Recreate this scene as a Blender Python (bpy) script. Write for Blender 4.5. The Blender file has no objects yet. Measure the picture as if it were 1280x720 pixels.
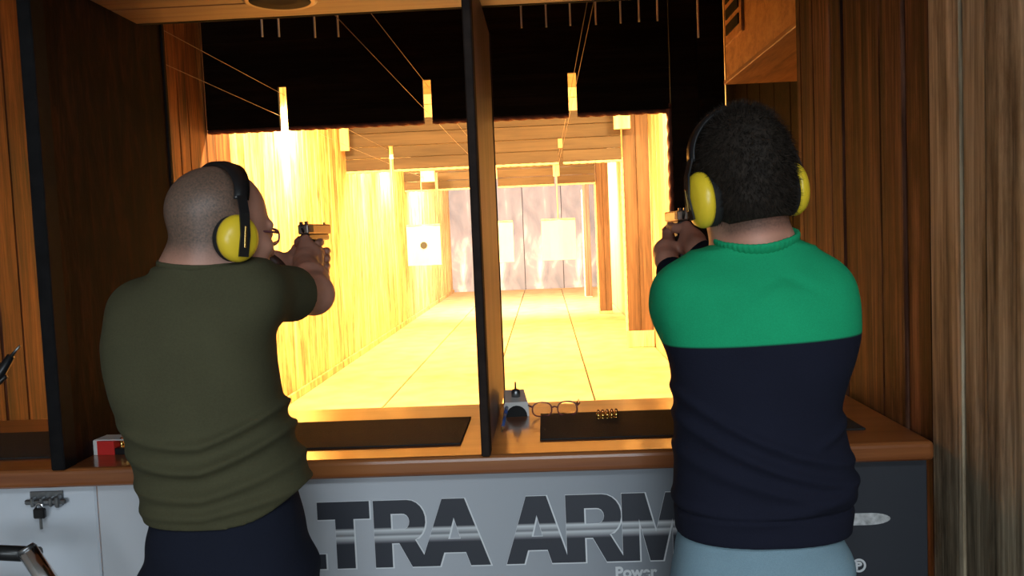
import bpy, bmesh, math, random
import numpy as np
from mathutils import Vector, Matrix
random.seed(4)
rng = np.random.default_rng(4)
S = bpy.context.scene
COL = S.collection

# ------------------------------------------------------------------ camera
F = 1100.0
EYE = np.array([0.0, 0.0, 1.55])
_y = np.array([40.0, 71.0, -F]); _y /= np.linalg.norm(_y)
_u = np.array([-0.042, 1.0, 0.0]); _u[2] = -(_u[0]*_y[0] + _u[1]*_y[1]) / _y[2]; _u /= np.linalg.norm(_u)
_x = np.cross(_y, _u)
CM = np.stack([_x, _y, _u], 1)            # camera coords = CM @ world
cam_d = bpy.data.cameras.new('camera'); cam = bpy.data.objects.new('camera', cam_d); COL.objects.link(cam)
cam_d.sensor_width = 36.0; cam_d.lens = F * 36.0 / 1280.0; cam_d.clip_start = 0.02
cam.matrix_world = Matrix.Translation(EYE.tolist()) @ Matrix(CM.T.tolist()).to_4x4()
S.camera = cam

def ray(px, py): return CM.T @ np.array([px - 640.0, 360.0 - py, -F])
def atY(px, py, Y): d = ray(px, py); return EYE + d * (Y / d[1])
def atX(px, py, X): d = ray(px, py); return EYE + d * (X / d[0])
def atZ(px, py, Z): d = ray(px, py); return EYE + d * ((Z - EYE[2]) / d[2])

# ------------------------------------------------------------------ world, exposure, room lights
W = bpy.data.worlds.new('world'); S.world = W; W.use_nodes = True
W.node_tree.nodes['Background'].inputs[0].default_value = (0.5, 0.55, 0.65, 1)
W.node_tree.nodes['Background'].inputs[1].default_value = 0.02
vs = S.view_settings
vs.view_transform = 'Standard'; vs.look = 'None'; vs.gamma = 1.0; vs.use_curve_mapping = False
vs.exposure = 0.0

LANE = (1.0, 0.66, 0.25)
FAR = (1.0, 0.82, 0.58)
ROOM = (0.80, 0.92, 1.0)

def area(name, loc, target, size, sizey, power, color):
    l = bpy.data.lights.new(name, 'AREA'); l.shape = 'RECTANGLE'; l.size = size; l.size_y = sizey
    l.energy = power; l.color = color
    o = bpy.data.objects.new(name, l); COL.objects.link(o); o.location = loc
    d = Vector(target) - Vector(loc); o.rotation_euler = d.to_track_quat('-Z', 'Y').to_euler()
    return o
# cool fluorescent panels on the ceiling of the room behind the shooters
area('room_ceiling_light', (0.6, -0.9, 2.66), (0.6, -0.6, 0.0), 1.4, 0.6, 62, ROOM)
area('added_window_fill', (-0.3, -2.88, 1.75), (-0.3, 0.0, 1.55), 2.2, 1.1, 55, ROOM)  # added fill from behind, placed in front of the window-like panel

# ------------------------------------------------------------------ helpers
def link(o, parent=None):
    COL.objects.link(o)
    if parent is not None: o.parent = parent
    return o
def tag(o, label, cat, group=None, kind=None):
    if label: o['label'] = label
    if cat: o['category'] = cat
    if group: o['group'] = group
    if kind: o['kind'] = kind
    return o
def struct(o, label, cat=None):
    o['kind'] = 'structure'; o['label'] = label; o['category'] = cat or 'structure'
    return o
def empty(name, loc, label=None, cat=None, group=None, rz=0.0, kind=None):
    o = bpy.data.objects.new(name, None); o.empty_display_size = 0.05
    COL.objects.link(o); o.location = [float(v) for v in loc]; o.rotation_euler = (0, 0, rz)
    if kind == 'structure': struct(o, label, cat)
    else: tag(o, label, cat, group, kind)
    return o
def mesh_np(name, V, Fc, mat, smooth=True):
    me = bpy.data.meshes.new(name)
    V = np.asarray(V, dtype=np.float32)
    if isinstance(Fc, np.ndarray):
        n, k = Fc.shape
        me.vertices.add(len(V)); me.vertices.foreach_set('co', V.ravel())
        me.loops.add(n*k); me.loops.foreach_set('vertex_index', Fc.ravel().astype(np.int32))
        me.polygons.add(n); me.polygons.foreach_set('loop_start', np.arange(0, n*k, k, dtype=np.int32))
        me.update(calc_edges=True); me.validate()
    else:
        me.from_pydata(V.tolist(), [], Fc)
    if mat: me.materials.append(mat)
    if smooth: me.polygons.foreach_set('use_smooth', [True]*len(me.polygons))
    me.update()
    return me
def obj(name, me, parent=None, loc=(0, 0, 0), rot=(0, 0, 0)):
    o = bpy.data.objects.new(name, me); link(o, parent)
    o.location = [float(v) for v in loc]; o.rotation_euler = rot
    return o
def bm_mesh(name, bm, mat, smooth=False):
    me = bpy.data.meshes.new(name); bm.normal_update(); bm.to_mesh(me); bm.free()
    if mat: me.materials.append(mat)
    if smooth: me.polygons.foreach_set('use_smooth', [True]*len(me.polygons))
    return me
def add_box(bm, c, s, M=None, bev=0.0, seg=1):
    r = bmesh.ops.create_cube(bm, size=1.0)
    vs_ = r['verts']
    for v in vs_: v.co = Vector((c[0]+v.co.x*s[0], c[1]+v.co.y*s[1], c[2]+v.co.z*s[2]))
    if bev > 0:
        es = list({e for v in vs_ for e in v.link_edges})
        r = bmesh.ops.bevel(bm, geom=es, offset=bev, segments=seg, affect='EDGES', profile=0.5)
        vs_ = list({v for f in r['faces'] for v in f.verts} | {v for v in vs_ if v.is_valid})
    if M is not None:
        bmesh.ops.transform(bm, matrix=M, verts=vs_)
    return vs_
_boxes = {}
def box_mesh(s, mat, bev=0.004, seg=1):
    k = (tuple(round(float(v), 4) for v in s), mat.name, bev, seg)
    if k not in _boxes:
        bm = bmesh.new(); add_box(bm, (0, 0, 0), s, bev=bev, seg=seg); _boxes[k] = bm_mesh('box', bm, mat)
    return _boxes[k]
def box(name, lo, hi, mat, parent=None, bev=0.004, seg=1, ploc=(0, 0, 0)):
    lo = np.array(lo, float); hi = np.array(hi, float); c = (lo+hi)/2 - np.array(ploc, float)
    return obj(name, box_mesh(hi-lo, mat, bev, seg), parent, c)
def add_tube(bm, pts, rads, n=10, cap=True):
    pts = [Vector([float(a) for a in p]) for p in pts]
    if not hasattr(rads, '__len__'): rads = [rads]*len(pts)
    rings = []; up = None
    for i, p in enumerate(pts):
        t = (pts[min(i+1, len(pts)-1)] - pts[max(i-1, 0)]).normalized()
        if up is None:
            up = Vector((0, 0, 1)) if abs(t.z) < 0.9 else Vector((1, 0, 0))
        b = t.cross(up).normalized(); up = b.cross(t).normalized()
        rings.append([bm.verts.new(p + (b*math.cos(2*math.pi*k/n) + up*math.sin(2*math.pi*k/n))*rads[i]) for k in range(n)])
    for a, b in zip(rings, rings[1:]):
        for k in range(n): bm.faces.new((a[k], a[(k+1) % n], b[(k+1) % n], b[k]))
    if cap:
        bm.faces.new(rings[0][::-1]); bm.faces.new(rings[-1])
def tube(name, pts, r, mat, parent=None, n=10, ploc=(0, 0, 0)):
    bm = bmesh.new(); pl = np.array(ploc, float)
    add_tube(bm, [np.array(p, float)-pl for p in pts], r, n)
    bmesh.ops.recalc_face_normals(bm, faces=bm.faces)
    return obj(name, bm_mesh(name, bm, mat, True), parent)
def add_lathe(bm, prof, n=16, M=None, cap=True):
    rings = []
    for r, z in prof:
        rings.append([bm.verts.new((r*math.cos(2*math.pi*k/n), r*math.sin(2*math.pi*k/n), z)) for k in range(n)])
    for a, b in zip(rings, rings[1:]):
        for k in range(n): bm.faces.new((a[k], a[(k+1) % n], b[(k+1) % n], b[k]))
    if cap: bm.faces.new(rings[0][::-1]); bm.faces.new(rings[-1])
    if M is not None: bmesh.ops.transform(bm, matrix=M, verts=[v for rg in rings for v in rg])

# ------------------------------------------------------------------ materials
def new_mat(name):
    m = bpy.data.materials.new(name); m.use_nodes = True
    nt = m.node_tree; return m, nt, nt.nodes['Principled BSDF']
def c4(c): return (c[0], c[1], c[2], 1.0)
def ramp(nt, stops):
    r = nt.nodes.new('ShaderNodeValToRGB'); e = r.color_ramp.elements
    while len(e) < len(stops): e.new(0.5)
    for i, (p, c) in enumerate(stops): e[i].position = p; e[i].color = c4(c)
    return r
def plain(name, col, rough=0.5, metal=0.0, noise=0.0, nscale=40, bump=0.0, spec=None, coat=0.0):
    m, nt, b = new_mat(name)
    b.inputs['Base Color'].default_value = c4(col); b.inputs['Roughness'].default_value = rough; b.inputs['Metallic'].default_value = metal
    if coat: b.inputs['Coat Weight'].default_value = coat; b.inputs['Coat Roughness'].default_value = 0.08
    if spec is not None: b.inputs['Specular IOR Level'].default_value = spec
    if noise or bump:
        tc = nt.nodes.new('ShaderNodeTexCoord'); nz = nt.nodes.new('ShaderNodeTexNoise')
        nz.inputs['Scale'].default_value = nscale; nz.inputs['Detail'].default_value = 5
        nt.links.new(tc.outputs['Object'], nz.inputs['Vector'])
        if noise:
            r = ramp(nt, [(0.3, [v*(1-noise) for v in col]), (0.7, [min(1, v*(1+noise)) for v in col])])
            nt.links.new(nz.outputs['Fac'], r.inputs['Fac']); nt.links.new(r.outputs['Color'], b.inputs['Base Color'])
        if bump:
            bp = nt.nodes.new('ShaderNodeBump'); bp.inputs['Strength'].default_value = bump; bp.inputs['Distance'].default_value = 0.003
            nt.links.new(nz.outputs['Fac'], bp.inputs['Height']); nt.links.new(bp.outputs['Normal'], b.inputs['Normal'])
    return m
def wood(name, dark, mid, light, axis=2, scale=14.0, stretch=0.07, rough=0.6, vary=0.35, coat=0.0, stain=0.0, bump=0.4, spec=0.5, sfreq=1.6):
    """grain along `axis`; every plank shifted and tinted by its own random value; optional dark stains"""
    m, nt, b = new_mat(name); N = nt.nodes; L = nt.links
    tc = N.new('ShaderNodeTexCoord'); oi = N.new('ShaderNodeObjectInfo')
    sh = N.new('ShaderNodeVectorMath'); sh.operation = 'MULTIPLY_ADD'
    L.new(oi.outputs['Random'], sh.inputs[0]); sh.inputs[1].default_value = (37, 53, 71); L.new(tc.outputs['Object'], sh.inputs[2])
    mp = N.new('ShaderNodeMapping'); sc = [scale]*3; sc[axis] = scale*stretch; mp.inputs['Scale'].default_value = sc
    L.new(sh.outputs[0], mp.inputs['Vector'])
    nz = N.new('ShaderNodeTexNoise'); nz.inputs['Scale'].default_value = 1.0; nz.inputs['Detail'].default_value = 8; nz.inputs['Roughness'].default_value = 0.62
    nz.inputs['Distortion'].default_value = 0.6
    L.new(mp.outputs[0], nz.inputs['Vector'])
    fine = N.new('ShaderNodeTexNoise'); fine.inputs['Scale'].default_value = 5.0; fine.inputs['Detail'].default_value = 4
    L.new(mp.outputs[0], fine.inputs['Vector'])
    ad = N.new('ShaderNodeMath'); ad.operation = 'MULTIPLY_ADD'; L.new(fine.outputs['Fac'], ad.inputs[0]); ad.inputs[1].default_value = 0.35
    L.new(nz.outputs['Fac'], ad.inputs[2])
    r = ramp(nt, [(0.48, dark), (0.66, mid), (0.86, light)])
    L.new(ad.outputs[0], r.inputs['Fac'])
    hv = N.new('ShaderNodeHueSaturation')
    v = N.new('ShaderNodeMath'); v.operation = 'MULTIPLY_ADD'; L.new(oi.outputs['Random'], v.inputs[0]); v.inputs[1].default_value = vary; v.inputs[2].default_value = 1 - vary*0.5
    L.new(v.outputs[0], hv.inputs['Value']); L.new(r.outputs['Color'], hv.inputs['Color'])
    out = hv.outputs['Color']
    if stain:
        ms = N.new('ShaderNodeMapping'); ss = [2.6]*3; ss[axis] = 0.8; ms.inputs['Scale'].default_value = ss; L.new(sh.outputs[0], ms.inputs['Vector'])
        sn = N.new('ShaderNodeTexNoise'); sn.inputs['Scale'].default_value = sfreq; sn.inputs['Detail'].default_value = 7; sn.inputs['Roughness'].default_value = 0.7; L.new(ms.outputs[0], sn.inputs['Vector'])
        sr = ramp(nt, [(0.46, (0, 0, 0)), (0.68, (1, 1, 1))]); L.new(sn.outputs['Fac'], sr.inputs['Fac'])
        mx = N.new('ShaderNodeMix'); mx.data_type = 'RGBA'; mx.blend_type = 'MULTIPLY'
        k = N.new('ShaderNodeMath'); k.operation = 'MULTIPLY'; L.new(sr.outputs['Color'], k.inputs[0]); k.inputs[1].default_value = stain
        L.new(k.outputs[0], mx.inputs[0]); L.new(out, mx.inputs[6]); mx.inputs[7].default_value = (0.16, 0.11, 0.08, 1)
        out = mx.outputs[2]
    L.new(out, b.inputs['Base Color']); b.inputs['Roughness'].default_value = rough; b.inputs['Specular IOR Level'].default_value = spec
    if coat: b.inputs['Coat Weight'].default_value = coat; b.inputs['Coat Roughness'].default_value = 0.12
    if bump:
        bp = N.new('ShaderNodeBump'); bp.inputs['Strength'].default_value = bump; bp.inputs['Distance'].default_value = 0.004
        L.new(ad.outputs[0], bp.inputs['Height']); L.new(bp.outputs['Normal'], b.inputs['Normal'])
    return m

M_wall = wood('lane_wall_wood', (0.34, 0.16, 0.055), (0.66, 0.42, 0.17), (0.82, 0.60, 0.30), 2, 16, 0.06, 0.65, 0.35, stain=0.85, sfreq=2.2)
M_wall_shaded = wood('shaded_wall_wood', (0.022, 0.007, 0.003), (0.12, 0.038, 0.012), (0.28, 0.105, 0.035), 2, 16, 0.06, 0.65, 0.35, stain=0.6)  # same planks with shade put into the colour, darker and redder
M_dark = wood('dark_unlit_wood', (0.003, 0.002, 0.0015), (0.007, 0.0045, 0.003), (0.015, 0.009, 0.006), 0, 12, 0.07, 0.85, 0.3, spec=0.1)  # dark wood, blackened further to put missing light into its colour
M_baffle = wood('baffle_wood', (0.045, 0.026, 0.014), (0.068, 0.042, 0.023), (0.095, 0.062, 0.036), 0, 10, 0.06, 0.7, 0.3)
M_post = wood('post_wood', (0.06, 0.027, 0.014), (0.11, 0.055, 0.028), (0.17, 0.09, 0.048), 2, 14, 0.06, 0.65, 0.25)
M_part = wood('partition_wood', (0.003, 0.0016, 0.0012), (0.012, 0.0045, 0.003), (0.038, 0.011, 0.006), 2, 20, 0.22, 0.75, 0.2, spec=0.08)
M_frame = plain('painted_post', (0.008, 0.0075, 0.008), 0.7, noise=0.3, nscale=30, spec=0.1)
M_rust = wood('rustic_board_wood', (0.010, 0.004, 0.003), (0.060, 0.022, 0.012), (0.19, 0.085, 0.048), 2, 17, 0.05, 0.7, 0.9, stain=0.92, bump=0.8, spec=0.12, sfreq=2.4)
M_grey_board = wood('room_lit_grey_board', (0.08, 0.060, 0.036), (0.34, 0.26, 0.165), (0.66, 0.54, 0.37), 2, 20, 0.045, 0.75, 0.5, stain=0.75, bump=0.8, spec=0.15, sfreq=2.4)  # side boards again, paler and greyer: cool room light put into the colour
M_soffit = wood('soffit_wood', (0.13, 0.05, 0.02), (0.27, 0.115, 0.045), (0.36, 0.17, 0.07), 0, 12, 0.06, 0.5, 0.25)
M_box = wood('chipboard_wood', (0.34, 0.15, 0.05), (0.52, 0.25, 0.09), (0.62, 0.33, 0.13), 1, 20, 0.6, 0.6, 0.1)
M_ductb = wood('duct_underside_wood', (0.16, 0.06, 0.02), (0.28, 0.11, 0.035), (0.38, 0.17, 0.06), 1, 20, 0.1, 0.55, 0.1)
M_count = wood('varnished_counter_wood', (0.19, 0.052, 0.014), (0.30, 0.098, 0.028), (0.37, 0.14, 0.044), 0, 9, 0.06, 0.28, 0.05, coat=0.6, bump=0.05)
M_pale = wood('pale_batten_wood', (0.50, 0.32, 0.15), (0.68, 0.48, 0.26), (0.78, 0.60, 0.36), 2, 14, 0.08, 0.6, 0.2)
M_slab = plain('lane_floor_slab', (0.42, 0.30, 0.17), 0.7, noise=0.22, nscale=3.5, bump=0.15)
M_rope = plain('cream_rope', (0.72, 0.58, 0.38), 0.8, noise=0.2, nscale=60)
M_rope_d = plain('dark_red_rope', (0.16, 0.05, 0.03), 0.8, noise=0.2, nscale=60)
M_ceil = plain('lane_ceiling_board', (0.50, 0.34, 0.18), 0.8, noise=0.15, nscale=4)
M_roomwall = plain('room_plaster', (0.42, 0.40, 0.37), 0.9, noise=0.05, nscale=6)
M_roomfloor = plain('room_floor_tile', (0.18, 0.17, 0.16), 0.6, noise=0.15, nscale=5)
M_mat = plain('black_rubber_mat', (0.012, 0.011, 0.010), 0.8, noise=0.3, nscale=200, bump=0.4)
M_black = plain('black_plastic', (0.012, 0.012, 0.013), 0.32)
M_blackmat = plain('black_foam', (0.010, 0.010, 0.010), 0.85)
M_yellow = plain('yellow_plastic', (0.86, 0.60, 0.03), 0.32)
M_white = plain('white_plastic', (0.70, 0.68, 0.64), 0.4)
M_steel = plain('gun_steel', (0.10, 0.09, 0.085), 0.3, 0.9)
M_grey = plain('grey_metal', (0.30, 0.31, 0.32), 0.38, 1.0, noise=0.2, nscale=50)
M_chrome = plain('chrome', (0.72, 0.73, 0.75), 0.14, 1.0)
M_brass = plain('brass', (0.80, 0.52, 0.16), 0.22, 1.0)
M_red = plain('red_card', (0.62, 0.03, 0.025), 0.4)
M_card = plain('white_card', (0.75, 0.74, 0.72), 0.5)
M_paper = plain('target_paper', (0.86, 0.84, 0.80), 0.8)
M_ink = plain('black_ink', (0.02, 0.02, 0.02), 0.7)
M_wire = plain('steel_wire', (0.35, 0.28, 0.20), 0.4, 0.6)
M_rod = plain('white_rod', (0.85, 0.80, 0.70), 0.5)
M_brown = plain('brown_painted_edge', (0.022, 0.014, 0.011), 0.7, noise=0.3, nscale=30, spec=0.12)
M_mid = wood('brown_panel_wood', (0.10, 0.055, 0.04), (0.17, 0.10, 0.075), (0.24, 0.145, 0.11), 2, 14, 0.08, 0.45, 0.1)
M_blue = plain('blue_plastic', (0.06, 0.12, 0.35), 0.3)
M_plum = plain('tinted_frame_plastic', (0.16, 0.06, 0.07), 0.2)
M_slot = plain('gap_black', (0.006, 0.005, 0.004), 0.9)

def back_mat():
    m, nt, b = new_mat('bullet_trap_steel'); N = nt.nodes; L = nt.links
    tc = N.new('ShaderNodeTexCoord'); mp = N.new('ShaderNodeMapping'); mp.inputs['Scale'].default_value = (1.6, 1.0, 0.7)
    L.new(tc.outputs['Object'], mp.inputs['Vector'])
    nz = N.new('ShaderNodeTexNoise'); nz.inputs['Scale'].default_value = 1.5; nz.inputs['Detail'].default_value = 6; nz.inputs['Distortion'].default_value = 0.5
    L.new(mp.outputs[0], nz.inputs['Vector'])
    r = ramp(nt, [(0.35, (0.16, 0.17, 0.24)), (0.55, (0.26, 0.26, 0.34)), (0.70, (0.62, 0.62, 0.66))])
    L.new(nz.outputs['Fac'], r.inputs['Fac']); L.new(r.outputs['Color'], b.inputs['Base Color']); b.inputs['Roughness'].default_value = 0.7
    return m
M_back = back_mat()

# ------------------------------------------------------------------ the setting
ZC = 1.05                         # counter top
ZF = 0.18                         # lane floor
XL, XR = -2.23, 1.22              # lane walls
B1, B2, B3, YB = 5.85, 10.0, 14.2, 21.0
ZL = 3.15                         # lane ceiling

fl = struct(box('floor', (-2.6, -3.0, -0.10), (2.2, 2.58, 0.0), M_roomfloor), 'dark grey floor of the room where the shooters stand', 'floor')
struct(box('ceiling', (-2.6, -3.0, 2.68), (2.2, 2.0, 2.78), M_roomwall), 'plain plaster ceiling over the room with the shooters', 'ceiling')
struct(box('wall_back', (-2.6, -3.1, 0), (2.2, -3.0, 2.68), M_roomwall), 'plain plaster wall behind the photographer', 'wall')
struct(box('wall_near_left', (-2.60, -3.0, 0), (-2.5, 2.0, 2.68), M_roomwall), 'plain plaster side wall of the shooters room, on the left', 'wall')
struct(box('wall_near_right', (2.10, -3.0, 0), (2.2, 1.0, 2.68), M_roomwall), 'plain plaster side wall of the shooters room, on the right', 'wall')

wn = empty('added_window', (-0.3, -2.99, 1.2), 'added glowing window-like fill panel in the wall behind the photographer', 'window', kind='structure')  # unseen panel added to light the men's backs evenly
M_pane = plain('added_glow_pane', (0.8, 0.9, 1.0), 0.3); M_pane.node_tree.nodes['Principled BSDF'].inputs['Emission Color'].default_value = (0.8, 0.9, 1, 1); M_pane.node_tree.nodes['Principled BSDF'].inputs['Emission Strength'].default_value = 1.5
for i in range(2):
    box('pane', (-1.1+i*1.1, -0.005, 0.05), (-0.0+i*1.1, 0.005, 1.15), M_pane, wn, 0.002)
for lo, hi in (((-1.15, -0.01, 0), (1.15, 0.04, 0.05)), ((-1.15, -0.01, 1.15), (1.15, 0.04, 1.20)), ((-1.15, -0.01, 0.05), (-1.10, 0.04, 1.15)), ((1.10, -0.01, 0.05), (1.15, 0.04, 1.15)), ((-0.02, -0.01, 0.05), (0.02, 0.04, 1.15))):
    box('frame', lo, hi, M_white, wn, 0.003)

# lane floor of concrete slabs
lf = empty('floor_lane', (0, 0, ZF), 'pale concrete slab floor of the brightly lit shooting lanes', 'floor', kind='structure')
box('bed', (XL, 2.58, ZF-0.20), (XR+0.1, YB, ZF-0.02), M_slot, lf, 0, ploc=(0, 0, ZF))
xs = np.linspace(XL, XR, 5); ys = np.linspace(2.6, YB, 11)
for i in range(4):
    for j in range(10):
        box('slab', (xs[i]+0.006, ys[j]+0.006, ZF-0.06), (xs[i+1]-0.006, ys[j+1]-0.006, ZF), M_slab, lf, 0.006, ploc=(0, 0, ZF))
# lane ceiling
lc = empty('ceiling_lane', (0, 0, ZL), 'boarded ceiling above the shooting lanes', 'ceiling', kind='structure')
for j in range(12):
    y0 = 2.42 + (YB-2.42)*j/12; y1 = 2.42 + (YB-2.42)*(j+1)/12
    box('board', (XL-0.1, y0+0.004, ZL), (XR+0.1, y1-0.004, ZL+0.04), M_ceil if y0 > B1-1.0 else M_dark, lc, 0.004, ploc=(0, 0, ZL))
# left lane wall, upright planks
wl = empty('wall_left', (XL, 0, 0), 'left wall of upright stained pine planks running down the lanes', 'wall', kind='structure')
box('backing', (XL-0.10, 2.0, 0.0), (XL-0.025, YB, ZL), M_slot, wl, 0, ploc=(XL, 0, 0))
pw = 0.148; y = 2.02; k = 0
while y < YB-0.02:
    d = random.uniform(-0.005, 0.004)
    box('plank', (XL-0.03, y+0.003, 0.0), (XL, y+pw-0.003, ZL), M_wall_shaded if y < 6.3 else M_wall, wl, 0.005, ploc=(XL-d, 0, 0)); y += pw
struct(box('baseboard_left', (XL+0.006, 2.7, ZF), (XL+0.03, YB-0.02, ZF+0.07), M_wall), 'low brown skirting board along the foot of the left plank wall', 'baseboard')
# right lane wall
wr = empty('wall_right', (XR, 0, 0), 'pale boarded right wall of the lanes behind the wooden posts', 'wall', kind='structure')
y = 3.2
while y < YB-0.02:
    box('plank', (XR+0.008, y+0.003, 0.0), (XR+0.04, y+0.297, ZL), M_dark if y < B1 else M_pale, wr, 0.005, ploc=(XR, 0, 0)); y += 0.3  # near planks darkened in colour for the unlit stretch
# far wall, steel sheets
wf = empty('wall_far', (0, YB, 0), 'grey steel sheet wall with pale smears at the far end', 'wall', kind='structure')
for i in range(4):
    a = XL-0.1 + i*0.92; box('panel', (a+0.006, YB+0.0, 0.0), (a+0.914, YB+0.04, ZL), M_back, wf, 0.006, ploc=(0, YB, 0))
box('backing', (XL-0.2, YB+0.05, 0), (XR+0.4, YB+0.1, ZL), M_slot, wf, 0, ploc=(0, YB, 0))

# ------------------------------------------------------------------ baffles with wire slots, posts, lamps
SLOTS = (-1.70, -0.735, 0.222)
def rope_mesh(length, r, mat, pitch=0.09, n=6):
    steps = int(length/0.022); V = []; Fc = []
    for i in range(steps+1):
        t = i/steps*length
        for k in range(n):
            a = 2*math.pi*k/n
            rr = r*(1 + 0.30*math.cos(2*a - 2*math.pi*t/pitch))
            V.append((t, rr*math.cos(a), rr*math.sin(a)))
        if i:
            o = (i-1)*n
            for k in range(n): Fc.append((o+k, o+(k+1) % n, o+n+(k+1) % n, o+n+k))
    return mesh_np('rope', V, Fc, mat)
def baffle(y, x0, x1, zb, mat, ropemat, sw, label, zslot=0.265, g=0.002, bv=0.004):
    e = empty('ceiling_baffle', (0, y, zb), label, 'baffle', 'ceiling baffles across the lanes')
    edges = [x0]
    for s in SLOTS: edges += [s-sw/2, s+sw/2]
    edges.append(x1)
    h = zslot/2
    for row in range(2):
        for i in range(0, len(edges), 2):
            box('plank', (edges[i], y, zb+row*h+g), (edges[i+1], y+0.04, zb+(row+1)*h-g), mat, e, bv, ploc=(0, y, zb))
    z = zb+zslot
    while z < ZL-0.01:
        z2 = min(z+0.15, ZL); box('plank', (x0, y, z+g), (x1, y+0.04, z2-g), mat if y < B1+1 or z < 2.85 else M_pale, e, bv, ploc=(0, y, zb)); z = z2  # upper planks pale: lamp glow put into the colour seen through the slots
    for i in range(0, len(edges), 2):
        obj('edge_rope', rope_mesh(edges[i+1]-edges[i], 0.016, ropemat), e, (edges[i], 0.02, -0.012))
    return e
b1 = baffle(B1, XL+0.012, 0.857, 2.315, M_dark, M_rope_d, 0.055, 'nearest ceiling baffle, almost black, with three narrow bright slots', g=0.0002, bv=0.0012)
b2 = baffle(B2, XL+0.012, 0.90, 2.32, M_baffle, M_rope, 0.05, 'middle ceiling baffle of tan planks with a pale rope edge')
b3 = baffle(B3, XL+0.012, 0.85, 2.30, M_baffle, M_rope, 0.05, 'farthest ceiling baffle of tan planks before the steel wall')
box('batten', (0.80, B2-0.34, 2.62), (0.98, B2-0.30, ZL), M_pale, b2, 0.004, ploc=(0, B2, 2.32))
box('batten', (-2.2, B2-0.34, 2.52), (-2.10, B2-0.30, ZL), M_pale, b2, 0.004, ploc=(0, B2, 2.32))
def post(y, x0, x1, z0, mat, ropemat, label, plinth=False):
    e = empty('wooden_post', ((x0+x1)/2, y, ZF), label, 'post', 'wooden posts on the right side of the lanes')
    pl = ((x0+x1)/2, y, ZF); n = 2; w = (x1-x0)/n
    for i in range(n):
        box('plank', (x0+i*w+0.001, y, z0), (x0+(i+1)*w-0.001, y+0.05, ZL), mat, e, 0.004, ploc=pl)
    if plinth: box('plinth', (x0-0.01, y-0.01, ZF), (x1, y+0.16, z0), M_pale, e, 0.006, ploc=pl)
    o = obj('edge_rope', rope_mesh(ZL-z0-0.8, 0.018, ropemat), e, (x0-0.012-pl[0], 0.02, z0-ZF), (0, -math.pi/2, 0))
    return e
post(B1, 0.862, 1.215, ZF, M_dark, M_rope_d, 'almost black board post under the nearest baffle, left of the dark-haired man')
post(B2+0.06, 0.925, 1.215, 0.37, M_post, M_rope, 'widest brown post under the middle baffle with a pale rope edge', True)
post(B3+0.06, 0.86, 1.06, 0.22, M_post, M_rope, 'narrower brown post under the farthest baffle', True)
post(17.8, 0.80, 0.93, 0.20, M_post, M_rope, 'thinnest and farthest brown post near the steel wall', True)

def tube_lamp(x, y, z, w, power, tgt, label, col=LANE):
    e = empty('lane_lamp', (x, y, z), label, 'lamp', 'lamps behind the baffles')
    box('housing', (x-w/2, y-0.05, z), (x+w/2, y+0.05, z+0.05), M_white, e, 0.006, ploc=(x, y, z))
    area('lane_lamp_light', (x, y, z-0.015), tgt, w, 0.08, power, col)
    box('bracket', (x-0.012, y-0.012, z+0.05), (x+0.012, y+0.012, ZL), M_white, e, 0.002, ploc=(x, y, z))
    return e
P = 1.5
tube_lamp(-0.6, B1+0.45, 2.92, 2.4, 420*P, (-0.6, B1+2.2, 0.2), 'long lamp hidden behind the nearest baffle')
tube_lamp(-0.6, B2+0.45, 2.92, 2.4, 560*P, (-0.6, B2+2.6, 0.6), 'long lamp hidden behind the middle baffle')
tube_lamp(-0.6, B3+0.45, 2.92, 2.4, 900*P, (-0.6, YB, 0.3), 'long lamp hidden behind the farthest baffle', FAR)
tube_lamp(-1.98, 7.6, 2.70, 0.3, 120*P, (-2.2, 8.0, 1.9), 'small lamp by the left wall behind the nearest baffle')
tube_lamp(-1.98, 12.4, 2.66, 0.3, 120*P, (-2.2, 12.9, 1.9), 'small lamp by the left wall behind the middle baffle')
tube_lamp(1.02, 8.2, 2.75, 0.3, 90*P, (1.22, 9.4, 1.4), 'small lamp by the right wall behind the nearest baffle')

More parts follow.
